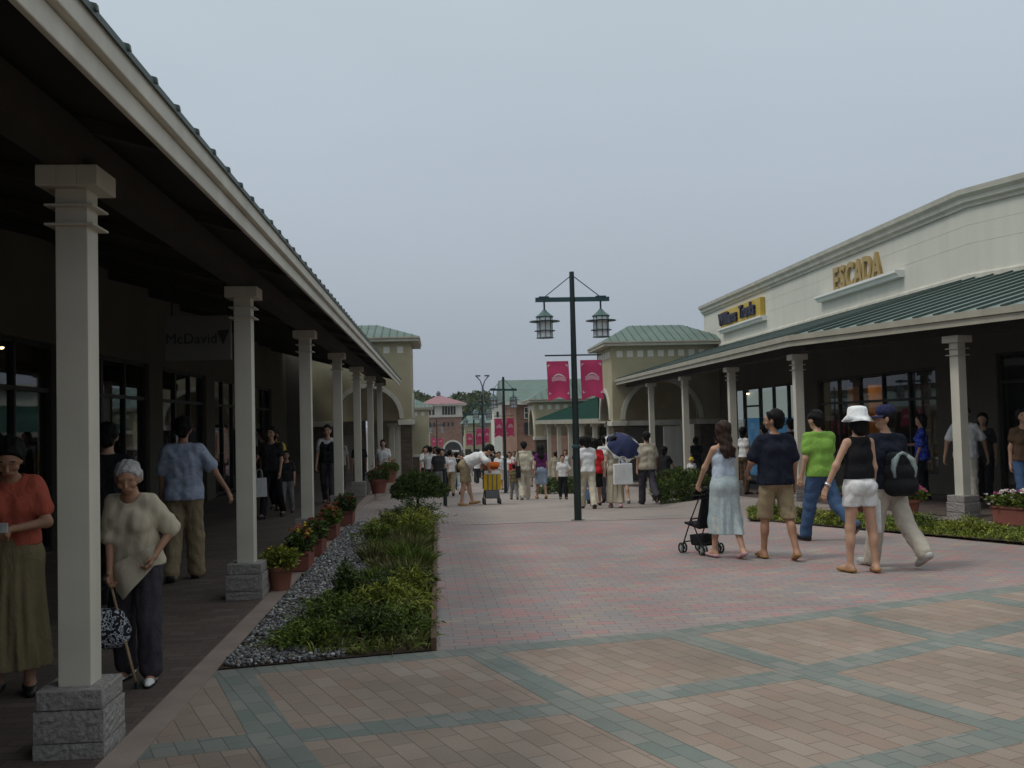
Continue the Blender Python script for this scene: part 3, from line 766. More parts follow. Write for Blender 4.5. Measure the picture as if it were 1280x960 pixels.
def hip_roof(mb, x0, x1, y0, y1, z0, z1, rl, mi=0, th=0.0):
    """hipped roof, ridge along X of length rl"""
    cx, cy = (x0+x1)/2, (y0+y1)/2
    v = [(x0,y0,z0),(x1,y0,z0),(x1,y1,z0),(x0,y1,z0),(cx-rl/2,cy,z1),(cx+rl/2,cy,z1)]
    mb.add(v, [(0,1,5,4),(1,2,5),(2,3,4,5),(3,0,4),(3,2,1,0)], mi)
    for i in range(1, 16):       # seams on the front slope
        t = i/16; xb = lerp(x0,x1,t); 
        xt = min(max(xb, cx-rl/2), cx+rl/2)
        k = 1.0 if abs(xb-xt) < 1e-6 else None
        if xb < cx-rl/2: f = (xb-x0)/(cx-rl/2-x0)
        elif xb > cx+rl/2: f = (x1-xb)/(x1-cx-rl/2)
        else: f = 1.0
        mb.bar((xb,y0,z0+0.015), (xb,lerp(y0,cy,f),lerp(z0,z1,f)+0.012), 0.022, 0.022, 1)
def tower(name, label, x0, x1, y0, y1, zg, ze, zr, arch_f, arch_s, side, rl, ledge, tiles_n, base_m, over=0.32, rooft=None):
    """square corner tower: plinth storey, stone ledge, arched upper wall, row of pale tiles, deep eaves, hipped roof"""
    T = empty(name, (0,0,0), 0, label, 'tower')
    mb = MB()
    if arch_f: arch_wall(mb, 'Y', x0, x1, ledge, ze, arch_f[0], arch_f[1], ledge+0.05, y0, y0+0.35)
    else: mb.box(x0,x1,y0,y0+0.35,ledge,ze)
    xa, xb = (x1-0.35, x1) if side > 0 else (x0, x0+0.35)
    if arch_s: arch_wall(mb, 'X', y0+0.351, y1, ledge, ze, arch_s[0], arch_s[1], ledge+0.05, xa, xb)
    else: mb.box(xa,xb,y0+0.351,y1,ledge,ze)
    mb.box(x0,x1,y1-0.3,y1-0.002,ledge,ze-0.002)
    mb.build('wall', M_stucco, T)
    mb = MB()
    if arch_f: arch_trim(mb, 'Y', arch_f[0], arch_f[1], ledge, ledge+0.05, 0.16, y0-0.05, y0+0.3)
    if arch_s: arch_trim(mb, 'X', arch_s[0], arch_s[1], ledge, ledge+0.05, 0.16, *((xb-0.3, xb+0.05) if side > 0 else (xa-0.05, xa+0.3)))
    if arch_f or arch_s: mb.build('arch_trim', M_trim, T)
    # lower storey piers beside the openings and the stone ledge on them
    fx = [(x0,arch_f[0]),(arch_f[1],x1)] if arch_f else [(x0,x1)]
    for a, b in fx:
        mb = MB(); mb.box(a+0.02,b-0.02,y0+0.02,y0+0.9,zg,ledge-0.18); mb.build('pier', base_m, T)
        lg = MB(); lg.box(a-0.06,b+0.06,y0-0.08,y0+0.95,ledge-0.18,ledge+0.0); lg.build('ledge', M_trim, T, bevel=0.01)
    mb = MB()
    for i in range(tiles_n):
        t = (i+0.5)/tiles_n; xc = lerp(x0+0.12, x1-0.12, t)
        mb.box(xc-0.11,xc+0.11,y0-0.02,y0+0.02,ze-0.40,ze-0.16)
    sx_ = xb if side > 0 else xa
    n2 = max(2, int((y1-y0)/0.45))
    for i in range(n2):
        yc = lerp(y0+0.2,y1-0.2,(i+0.5)/n2)
        mb.box(sx_-0.02,sx_+0.02,yc-0.11,yc+0.11,ze-0.40,ze-0.16)
    mb.build('tile_row', M_tile, T)
    mb = MB(); mb.box(x0-over,x1+over,y0-over,y1+over,ze,ze+0.10); mb.box(x0-over-0.03,x1+over+0.03,y0-over-0.03,y1+over+0.03,ze+0.104,ze+0.17)
    mb.build('eaves', M_gutter, T, bevel=0.01)
    mb = MB(); hip_roof(mb, x0-over-0.02, x1+over+0.02, y0-over-0.02, y1+over+0.02, ze+0.172, zr, rl)
    mb.build('roof', [M_groof2, M_grib], T)
    return T
tower('corner_tower', 'tan tower with green hipped roof closing the end of the left arcade', -4.6,-0.93,36.0,39.2,-1.6,4.62,5.40,(-3.6,-1.36),(36.9,38.5),1,1.2,1.83,7,M_brown)
TR = tower('corner_tower', 'tan tower with arches and green roof at the far end of the white shop building', 6.45,10.56,36.6,39.9,-1.8,4.36,5.28,(6.9,9.7),(37.2,39.3),-1,2.1,1.60,10,M_brown)
mb = MB(); mb.box(8.3,9.15,36.42,36.56,-1.2,1.36); mb.build('door_panel', M_trim, TR, bevel=0.01)
mb = MB(); mb.box(6.96,9.64,36.80,36.98,1.42,1.60); mb.build('lintel', M_trim, TR)
# ---------------------------------------------------------------- buildings down the ramp
def px(x, y, Y):
    d = BF + (x-640)/F_PX*BR - (y-480)/F_PX*BU
    t = Y/d[1]; return np.array([d[0]*t, Y, H_EYE+d[2]*t])
tower('corner_tower', 'small far tan tower with green roof left of the pink roofed brick building', -4.2,-0.62,66,69.5,-3.0,2.62,3.55,None,(66.8,69.0),1,1.0,-0.3,7,M_brown,over=0.3)
tower('corner_tower', 'far tan tower with pale tiles behind the lamp post banners', 5.35,10.6,55.0,59.5,-2.6,2.72,4.0,(6.0,8.0),(55.6,58.6),-1,2.0,0.82,11,M_brown)
# far right arcade with dark green canopy, in front of that tower
RB2 = empty('shop_building', (0,0,0), 0, 'far right shop row with a dark green canopy on pale columns beyond the first tower', 'building')
fa, fb = np.array([5.35,54.8]), np.array([7.1,42.0]); wa, wb = np.array([9.0,54.9]), np.array([10.6,42.2])
mb = MB(); zE, zW = 1.72, 3.0
v = [(*fa,zE),(*fb,zE),(*wb,zW),(*wa,zW)]
mb.add(v+[(a,b,c-0.05) for a,b,c in v], [(0,1,2,3),(7,6,5,4),(0,4,5,1),(1,5,6,2),(2,6,7,3),(3,7,4,0)])
for i in range(30):
    t = i/29; a, b = fa+(fb-fa)*t, wa+(wb-wa)*t; mb.bar((*a,zE+0.02),(*b,zW+0.02),0.04,0.05)
mb.build('canopy_roof', mat('deep_green_roof',(0.03,0.10,0.075),0.5,0.1,1.0), RB2)
mb = MB(); mb.bar((*fa,zE-0.11),(*fb,zE-0.11),0.06,0.2); mb.build('fascia', M_gutter, RB2)
mb = MB(); mb.bar((*(wa+[0.3,0]),1.0),(*(wb+[0.3,0]),1.0),0.3,5.6); mb.build('wall', M_white, RB2)
mb = MB(); mb.bar((*(wa+[0.1,0]),3.95),(*(wb+[0.1,0]),3.95),0.5,0.28); mb.build('cornice', M_trim, RB2)
mb = MB(); mb.bar((*(wa-[0.02,0]),-0.4),(*(wb-[0.02,0]),-0.4),0.1,3.3); mb.build('window', M_frame, RB2)
for i in range(6):
    t = 0.12+i*0.165; q = fa+(fb-fa)*t+np.array([0.35,0]); z = ter(*q)
    mb = MB(); mb.box(-0.1,0.1,-0.1,0.1,0.3,zE-0.35-z); c = mb.build('column', M_cream, RB2); c.location = (*q,z)
    mb = MB(); mb.box(-0.19,0.19,-0.19,0.19,zE-0.35-z,zE-0.22-z); mb.build('capital', M_cream, c)
    mb = MB(); mb.box(-0.2,0.2,-0.2,0.2,-0.1,0.3); mb.build('plinth', M_stone, c)
# gabled brick hall with big green roof
GH = empty('brick_hall', (0,0,0), 0, 'tall brick hall with a broad green gabled roof rising behind the pink banners', 'building')
p0, p1 = px(637,500,78), px(800,500,78)
x0, x1 = p0[0], p1[0]
mb = MB(); mb.box(x0,x1,78,88,-3.5,3.2)
mb.build('wall', M_rbrick, GH)
mb = MB(); mb.add([(x0-0.55,77.3,3.25),(x1,77.3,3.25),(x1,83,5.15),(x0-0.55,83,5.15),(x0-0.55,88.7,3.25),(x1,88.7,3.25)], [(0,1,2,3),(3,2,5,4),(0,3,4),(1,5,2),(0,4,5,1)])
mb.build('roof', M_groof2, GH)
mb = MB(); mb.box(x0-0.5,x1,77.25,77.6,3.0,3.24); mb.build('eaves', M_trim, GH)
for zc in (2.35, 1.15):
    mb = MB(); mb.box(x0+1.1,x0+2.3,77.9,78.05,zc-0.45,zc+0.45); wn = mb.build('window', M_frame, GH)
    mb = MB()
    for xx in (x0+1.1, x0+1.68, x0+2.26): mb.box(xx,xx+0.06,77.84,77.9,zc-0.45,zc+0.45)
    for zz in (-0.45, -0.03, 0.39): mb.box(x0+1.1,x0+2.32,77.80,77.84,zc+zz,zc+zz+0.07)
    mb.build('glazing_bar', M_frame if zc < 2 else M_cream, wn)
mb = MB(); mb.box(x0-0.05,x0+0.5,77.85,78.0,-3.5,3.0); mb.build('corner_pier', mat('pale_brick',(0.36,0.22,0.15),0.9,0.1,1), GH)
# pink roofed brick building closing the street
PB = empty('brick_building', (0,0,0), 0, 'two storey brick building with a pink hipped roof at the end of the street', 'building')
Y = 150; a, b = px(533,520,Y), px(577,520,Y); x0, x1 = a[0], b[0]
zt = px(555,520.5,Y)[2]; ze = px(555,507,Y)[2]; zr = px(548,493.5,Y)[2]
mb = MB(); mb.box(x0,x1,Y,Y+9,-5,zt); mb.build('wall', M_rbrick, PB)
mb = MB(); mb.box(x0-0.12,x1+0.1,Y-0.12,Y+9,zt,ze); mb.build('upper_wall', M_white, PB)
mb = MB(); mb.box(x0-0.25,x1+0.2,Y-0.25,Y+9,zt-0.12,zt+0.12); mb.build('string_course', M_trim, PB)
mb = MB(); mb.box(x0-0.9,x1+0.75,Y-0.9,Y+9.9,ze,ze+0.25); mb.build('eaves', M_trim, PB)
mb = MB(); v = [(x0-1,Y-1,ze+0.25),(x1+0.85,Y-1,ze+0.25),(x1+0.85,Y+10,ze+0.25),(x0-1,Y+10,ze+0.25),(px(547,493,Y+4)[0],Y+4,zr),(px(551,493,Y+4)[0],Y+4,zr)]
mb.add(v, [(0,1,5,4),(1,2,5),(2,3,4,5),(3,0,4),(3,2,1,0)]); mb.build('roof', M_pinkroof, PB)
mb = MB(); mb.lathe((px(548,492,Y+4)[0],Y+4,zr-0.1),[(0.35,0),(0.35,0.5),(0.1,0.8)],8); mb.build('finial', mat('slate',(0.12,0.12,0.14)), PB)
for f in (0.1, 0.2, 0.48, 0.56, 0.64, 0.72, 0.80):
    mb = MB(); xc = lerp(x0,x1,f); mb.box(xc-0.16,xc+0.16,Y-0.2,Y-0.1,zt+0.25,ze-0.15); mb.build('window', M_frame, PB)
for f in (0.1, 0.22, 0.5, 0.62, 0.74):
    mb = MB(); xc = lerp(x0,x1,f); mb.box(xc-0.14,xc+0.14,Y-0.06,Y+0.01,zt-1.5,zt-0.9); mb.build('window', M_frame, PB)
c = px(566,556,Y); mb = MB(); pts = arch_pts(c[0]-1.25,c[0]+1.25,-2.3,12)
mb.prism([(c[0]-1.25,-5)]+pts+[(c[0]+1.25,-5)], Y-0.14, Y-0.05); dw = mb.build('doorway', M_frame, PB)
mb = MB(); arch_trim(mb, 'Y', c[0]-1.25, c[0]+1.25, -5, -2.3, 0.28, Y-0.2, Y-0.1); mb.build('arch_trim', M_trim, dw)
mb = MB(); mb.box(c[0]-0.9,c[0]+0.9,Y-0.35,Y-0.18,-2.6,-2.3); mb.build('awning', M_tile, dw)
# white house and low green roofs in the gap
WH = empty('white_house', (0,0,0), 0, 'small white gabled building with one dark window left of the brick hall', 'building')
Y = 108; a, b = px(617,507,Y), px(637,507,Y); x0, x1 = a[0], b[0]; zz = px(625,509,Y)[2]; zp = px(632,500,Y)[2]; zb = -4
mb = MB(); mb.prism([(x0,zb),(x1+1,zb),(x1+1,zz+0.3),((x0+x1)/2+0.6,zp),(x0,zz)], Y, Y+6); mb.build('wall', M_white, WH)
mb = MB(); mb.prism([(x0-0.25,zz-0.05),((x0+x1)/2+0.6,zp+0.02),(x1+1.2,zz+0.22),(x1+1.2,zz+0.4),((x0+x1)/2+0.6,zp+0.22),(x0-0.25,zz+0.15)], Y-0.2, Y+6.2); mb.build('roof', mat('slate',(0.12,0.12,0.14)), WH)
c = px(622,518,Y); mb = MB(); mb.box(c[0]-0.12,c[0]+0.12,Y-0.06,Y+0.01,c[2]-0.3,c[2]+0.3); mb.build('window', M_frame, WH)
GB = empty('shop_building', (0,0,0), 0, 'low distant shop row with pale green hipped roof beside the pink roofed brick building', 'building')
Y = 118; a, b = px(578,528,Y), px(620,528,Y); x0, x1 = a[0], b[0]; ze = px(600,529,Y)[2]; zr = px(600,519,Y)[2]
mb = MB(); mb.box(x0+0.3,x1-0.3,Y,Y+6,-4.5,ze); mb.build('wall', M_stucco, GB)
mb = MB(); v = [(x0-0.2,Y-0.5,ze),(x1,Y-0.5,ze),(x1,Y+6,ze),(x0-0.2,Y+6,ze),(x0+0.7,Y+3,zr),(x1-0.3,Y+3,zr)]
mb.add(v, [(0,1,5,4),(1,2,5),(2,3,4,5),(3,0,4),(3,2,1,0)]); mb.build('roof', M_groof2, GB)
for f in (0.15,0.4,0.65,0.88):
    xc = lerp(x0,x1,f); mb = MB(); mb.box(xc-0.35,xc+0.35,Y-0.05,Y+0.02,-3.6,-1.4); mb.build('window', M_frame, GB)

# ---------------------------------------------------------------- lamp posts with lanterns and banners
M_iron = mat('lamp_iron', (0.012,0.022,0.02), 0.45, 0.2, 6, spec=0.4)
M_arm = mat('lamp_arm_paint', (0.02,0.065,0.07), 0.45, 0.15, 6, spec=0.4)
M_lroof = mat('lantern_roof', (0.075,0.135,0.12), 0.5, 0.12, 8)
M_lglass = mat('lantern_glass', (0.78,0.80,0.80), 0.25, 0.05, 6, spec=0.5)
M_ban = mat('banner_cloth', (0.50,0.045,0.13), 0.75, 0.1, 2.2)
M_banw = mat('banner_print', (0.66,0.58,0.56), 0.75, 0.06, 5)
M_banp = mat('banner_pale_print', (0.62,0.30,0.36), 0.75, 0.08, 20)
def lantern(parent, x, z):
    """hanging pagoda lantern; z = underside of the arm"""
    mb = MB(); mb.tube([(0,0,0.0),(0,0,-0.17)],0.018,8)
    mb.lathe((0,0,-0.17),[(0.02,0.02),(0.04,0.0),(0.05,-0.02)],10)
    o = mb.build('lantern', M_iron, parent); o.location = (x,0,z); o.scale = (0.9,0.9,0.88)
    mb = MB(); mb.lathe((0,0,-0.31),[(0.175,0.0),(0.18,0.015),(0.12,0.06),(0.06,0.115),(0.035,0.15)],12); mb.build('lantern_roof', M_lroof, o)
    mb = MB()
    mb.lathe((0,0,-0.395),[(0.10,0.03),(0.30,0.008),(0.305,-0.004),(0.10,0.0)],24)
    mb.lathe((0,0,-0.585),[(0.10,0.02),(0.205,0.006),(0.21,-0.004),(0.10,0.0)],24)
    mb.lathe((0,0,-0.725),[(0.10,0.014),(0.17,0.008),(0.175,-0.006),(0.02,-0.012)],24)
    for k in range(8):
        a = 2*math.pi*k/8; mb.bar((0.152*math.cos(a),0.152*math.sin(a),-0.30),(0.152*math.cos(a),0.152*math.sin(a),-0.725),0.012)
    mb.build('lantern_rings', M_arm, o)
    mb = MB(); mb.lathe((0,0,-0.72),[(0.142,0.0),(0.142,0.41)],20); mb.build('lantern_glass', M_lglass, o, smooth=False)
def banner(parent, xa, xb, zt, h, seed):
    """swallow tailed cloth with a faint ripple, printed emblem and corner marks"""
    r = random.Random(seed); nx, nz = 12, 16; w_ = xb-xa
    def yy(u, v): return 0.02*math.sin(u*5+seed)*(0.3+v)+0.012*math.sin(v*7+seed*2)
    def zb(u): return h - (0.0 if abs(u-0.5) > 0.5 else (0.10*h*(1-abs(u-0.5)*2)))
    def P(u, v, off): return (lerp(xa,xb,u)+0.05*w_*v, yy(u,v)+off, zt - v*zb(u))
    mb = MB()
    for off in (-0.004, 0.004):
        b0 = len(mb.v)
        for j in range(nz+1):
            for i in range(nx+1): mb.v.append(P(i/nx, j/nz, off))
        for j in range(nz):
            for i in range(nx):
                f = (b0+j*(nx+1)+i, b0+j*(nx+1)+i+1, b0+(j+1)*(nx+1)+i+1, b0+(j+1)*(nx+1)+i); mb.f.append(f if off < 0 else f[::-1]); mb.m.append(0)
    b = mb.build('banner', M_ban, parent, smooth=True, fix=False)
    def patch(mb, poly, off=-0.007):
        n = len(poly); mb.add([P(u,v,off) for u,v in poly]+[P(u,v,off+0.002) for u,v in poly], [tuple(range(n))]+[tuple(range(n,2*n))[::-1]]+[(i,n+i,n+(i+1)%n,(i+1)%n) for i in range(n)])
    mb = MB()
    us = [0.20+0.64*i/10 for i in range(11)]
    for a, c in zip(us, us[1:]): patch(mb, [(a,0.42),(c,0.42),(c,0.535),(a,0.535)])
    mb.build('printed_panel', M_banp, b)
    mb = MB()
    n = 10
    for i in range(n):
        t0, t1 = i/n, (i+1)/n; f = lambda t: 0.405-0.055*(1-(2*t-1)**2); g = lambda t: 0.425-0.035*(1-(2*t-1)**2)
        a, c = lerp(0.28,0.76,t0), lerp(0.28,0.76,t1)
        patch(mb, [(a,f(t0)),(c,f(t1)),(c,g(t1)),(a,g(t0))], -0.011)
    mb.build('printed_emblem', M_banw, b)
    for (cu, cv, su, sv) in ((0.05,0.09,1,1),(0.95,0.09,-1,1),(0.06,0.84,1,-1),(0.96,0.84,-1,-1)):
        mb = MB(); patch(mb, [(cu,cv),(cu+0.12*su,cv),(cu+0.03*su,cv+0.035*sv),(cu,cv+0.075*sv)]); mb.build('corner_mark', M_banw, b)
def lamp_post(x, y, label, group, arms=True):
    z = ter(x,y); o = empty('lamp_post', (x,y,z), 0, label, 'street lamp', group)
    mb = MB(); n = 12
    mb.tube([(0,0,0),(0,0,0.02)],0.125,16); mb.tube([(0,0,0.02),(0,0,1.30)],[0.066,0.064],14); mb.build('pole_base', M_iron, o)
    mb = MB(); mb.tube([(0,0,1.30),(0,0,4.42)],[0.060,0.043],14); mb.build('pole', M_iron, o)
    mb = MB(); mb.lathe((0,0,1.28),[(0.066,0.0),(0.08,0.01),(0.08,0.05),(0.062,0.06)],16); mb.build('collar', M_arm, o)
    mb = MB(); mb.bar((-0.66,0,3.925),(-0.047,0,3.925),0.075,0.075); mb.bar((0.047,0,3.925),(0.66,0,3.925),0.075,0.075)
    mb.bar((-0.60,0,3.972),(-0.42,0,3.972),0.095,0.02); mb.bar((0.42,0,3.972),(0.60,0,3.972),0.095,0.02)
    mb.build('crossarm', M_arm, o)
    for s in (-1,1):
        mb = MB(); mb.tube([(0.04*s,0,4.33),(0.50*s,0,3.97)],0.009,6); mb.build('stay_wire', M_iron, o)
        lantern(o, 0.505*s, 3.885)
    mb = MB(); mb.tube([(-0.52,-0.02,2.93),(0.49,-0.02,2.93)],0.014,8); mb.build('banner_rod', M_iron, o)
    banner(o, -0.49, -0.10, 2.83, 0.71, 1); banner(o, 0.11, 0.50, 2.84, 0.71, 2)
    return o
LG = 'lamp posts with pink banners down the middle of the street'
lamp0 = lamp_post(2.43, 17.6, 'tall dark lamp post with two lanterns and two pink banners, standing nearest on the court', LG)
for (pxx, Y, lab) in ((630.5,38.0,'second lamp post with pink banners, just right of the orange stroller'), (592.5,58.0,'far lamp post with pink banners behind the bending man'), (546,86.0,'far lamp post with pink banners in front of the pink roofed brick building'), (603.5,47.0,'lamp post with pink banners between the bending man and the second lamp post')):
    c = copy_tree(lamp0); q = px(pxx,540,Y); c.rotation_euler.z = R({38.0: 38, 58.0: 20, 47.0: 50}.get(Y, 12)); c.location = (q[0],Y,ter(q[0],Y)); c['label'] = lab
# tall thin light mast with a forked head
q = px(603,470,66); zq = ter(q[0],66)
ms = empty('light_mast', (q[0],66,zq), 0, 'tall thin purple grey mast with a forked head rising above the far trees', 'mast')
M_mast = mat('mast_paint', (0.12,0.11,0.17), 0.5, 0.1, 3)
mb = MB(); mb.tube([(0,0,0),(0,0,q[2]-zq-0.6)],[0.11,0.07],10); mb.build('pole', M_mast, ms)
for s in (-1,1):
    mb = MB(); mb.tube([(0,0,q[2]-zq-0.75),(0.16*s,0,q[2]-zq-0.3),(0.42*s,0,q[2]-zq)],0.035,8); mb.build('arm', M_mast, ms)
    mb = MB(); mb.box(0.30*s-0.16,0.30*s+0.16,-0.15,0.15,q[2]-zq-0.03,q[2]-zq+0.06); mb.build('lamp_head', M_mast, ms)
# black bollard by the round bush
q = px(556,600,26.0)
bo = empty('bollard', (q[0],26.0,ter(q[0],26.0)), 0, 'slim black bollard beside the round bush, left of the bending man', 'bollard')
mb = MB(); mb.tube([(0,0,0),(0,0,0.92)],0.05,12); mb.build('post', M_iron, bo)
mb = MB(); mb.lathe((0,0,0.92),[(0.05,0.0),(0.065,0.01),(0.065,0.05),(0.03,0.09)],12); mb.build('cap', M_iron, bo)
# next shop row on the left, beyond the first tower
LB2 = empty('shop_building', (0,0,0), 0, 'dim shop row on the left between the two tan towers down the ramp', 'building')
mb = MB(); mb.box(-9.5,-4.7,39.3,65.9,-3.2,3.2); mb.build('wall', M_wallL, LB2)
mb = MB(); mb.prism([(-1.55,1.95),(-4.7,2.9),(-4.7,2.8),(-1.55,1.85)], 39.3, 65.9); mb.build('canopy_roof', M_groof, LB2)
mb = MB(); mb.box(-1.55,-1.48,39.3,65.9,1.72,1.95); mb.build('fascia', M_gutter, LB2)
mb = MB(); mb.box(-4.69,-4.62,40,65,-1.9,1.2); mb.build('window', M_frame, LB2)
for k in range(6):
    yy = 40.2+4.6*k; z = ter(-1.8,yy)
    mb = MB(); mb.box(-0.1,0.1,-0.1,0.1,0.3,1.70-z); c = mb.build('column', M_cream, LB2); c.location = (-1.85,yy,z)
    mb = MB(); mb.box(-0.18,0.18,-0.18,0.18,1.60-z,1.72-z); mb.build('capital', M_cream, c)
    mb = MB(); mb.box(-0.2,0.2,-0.2,0.2,-0.1,0.3); mb.build('plinth', M_stone, c)
# ---------------------------------------------------------------- people: bodies and clothes as blended solids, meshed by surface nets
def surface_nets(D, org, h):
    s = D < 0; nx, ny, nz = D.shape
    cnt = np.zeros((nx-1,ny-1,nz-1), np.int8); acc = np.zeros((nx-1,ny-1,nz-1,3), np.float32)
    off = [(i,j,k) for i in (0,1) for j in (0,1) for k in (0,1)]
    def sl(A, o): return A[o[0]:nx-1+o[0], o[1]:ny-1+o[1], o[2]:nz-1+o[2]]
    for a in off:
        for ax in range(3):
            if a[ax] == 1: continue
            b = list(a); b[ax] = 1
            da, db = sl(D,a), sl(D,b); cr = (sl(s,a) != sl(s,b))
            t = np.where(cr, da/(da-db+1e-12), 0).astype(np.float32)
            for c in range(3):
                acc[...,c] += np.where(cr, a[c] + (t if c == ax else 0), 0)
            cnt += cr
    act = cnt > 0
    idx = -np.ones(cnt.shape, np.int64); idx[act] = np.arange(act.sum())
    V = (np.argwhere(act) + acc[act]/cnt[act][:,None])*h + org
    F = []
    for ax in range(3):
        u, v = [(1,2),(2,0),(0,1)][ax]
        A = [slice(1,-1)]*3; A[ax] = slice(0,-1); B = list(A); B[ax] = slice(1,None)
        s0, s1 = s[tuple(A)], s[tuple(B)]
        P = np.argwhere(s0 != s1)
        if len(P) == 0: continue
        flip = s0[s0 != s1]
        base = P.copy(); 
        for c in range(3):
            if c != ax: base[:,c] += 1
        q = []
        for du, dv in ((0,0),(1,0),(1,1),(0,1)):
            w_ = base.copy(); w_[:,u] -= du; w_[:,v] -= dv
            q.append(idx[w_[:,0],w_[:,1],w_[:,2]])
        q = np.stack(q,1); q[~flip] = q[~flip][:,::-1]
        F.append(q)
    return V, np.concatenate(F) if F else np.zeros((0,4), int)
class Sd:
    """a list of tapered capsules smoothly joined, plus cutting planes"""
    def __init__(s, k=0.03): s.p, s.cut, s.sub, s.k, s.fold = [], [], [], k, None
    def cap(s, a, b, ra, rb=None, sc=(1,1,1)):
        s.p.append((np.array(a,float), np.array(b,float), ra, ra if rb is None else rb, np.array(sc,float))); return s
    def ball(s, c, r, sc=(1,1,1)): return s.cap(c, c, r, r, sc)
    def plane(s, p, n):      # removes the side n points to
        s.cut.append((np.array(p,float), np.array(n,float)/np.linalg.norm(n))); return s
    def cutball(s, c, r): s.sub.append((np.array(c,float), r)); return s
    def bounds(s):
        lo = np.min([np.minimum(a,b)-max(ra,rb)*np.maximum(sc,1) for a,b,ra,rb,sc in s.p],0)
        hi = np.max([np.maximum(a,b)+max(ra,rb)*np.maximum(sc,1) for a,b,ra,rb,sc in s.p],0)
        return lo, hi
    def mesh(s, h):
        lo, hi = s.bounds(); lo = lo-3*h; hi = hi+3*h
        n = np.ceil((hi-lo)/h).astype(int)+1
        X, Y, Z = np.meshgrid(*[(lo[i]+np.arange(n[i])*h).astype(np.float32) for i in range(3)], indexing='ij')
        D = None
        for a, b, ra, rb, sc in s.p:
            # scale about the segment's middle for flattened forms
            x, y, z = X-np.float32(a[0]), Y-np.float32(a[1]), Z-np.float32(a[2])
            d = (b-a)/sc; x = x/np.float32(sc[0]); y = y/np.float32(sc[1]); z = z/np.float32(sc[2])
            l2 = float(d@d)
            if l2 > 1e-12:
                t = np.clip((x*np.float32(d[0])+y*np.float32(d[1])+z*np.float32(d[2]))/np.float32(l2),0,1)
                x -= t*np.float32(d[0]); y -= t*np.float32(d[1]); z -= t*np.float32(d[2])
                r = np.float32(ra)+t*np.float32(rb-ra)
            else: r = np.float32(ra)
            e = (np.sqrt(x*x+y*y+z*z)-r)*np.float32(min(sc))
            if D is None: D = e
            else:
                hh = np.clip(0.5+0.5*(e-D)/np.float32(s.k),0,1)
                D = e+(D-e)*hh-np.float32(s.k)*hh*(1-hh)
        if s.fold is not None: D = D+s.fold(X,Y,Z).astype(np.float32)
        for c, r in s.sub:
            D = np.maximum(D, -(np.sqrt((X-np.float32(c[0]))**2+(Y-np.float32(c[1]))**2+(Z-np.float32(c[2]))**2)-np.float32(r)))
        for p, nn in s.cut:
            D = np.maximum(D, (X-np.float32(p[0]))*np.float32(nn[0])+(Y-np.float32(p[1]))*np.float32(nn[1])+(Z-np.float32(p[2]))*np.float32(nn[2]))
        return surface_nets(D, lo, h)
def rx(v, a):
    c, s = math.cos(a), math.sin(a); return np.array([v[0], v[1]*c-v[2]*s, v[1]*s+v[2]*c])
def rz_(v, a):
    c, s = math.cos(a), math.sin(a); return np.array([v[0]*c-v[1]*s, v[0]*s+v[1]*c, v[2]])
def unit(v): return v/(np.linalg.norm(v)+1e-9)
def ik(a, t, l1, l2, pole):
    """two bone chain from a to t, elbow towards pole"""
    a, t = np.array(a,float), np.array(t,float); d = t-a; L_ = np.linalg.norm(d)
    if L_ > (l1+l2)*0.995: d = d/L_*(l1+l2)*0.995; L_ = (l1+l2)*0.995; t = a+d
    u = d/L_; c = (l1*l1-l2*l2+L_*L_)/(2*L_); hgt = math.sqrt(max(1e-6, l1*l1-c*c))
    p = np.array(pole,float); p = unit(p-u*(p@u))
    return a+u*c+p*hgt, t
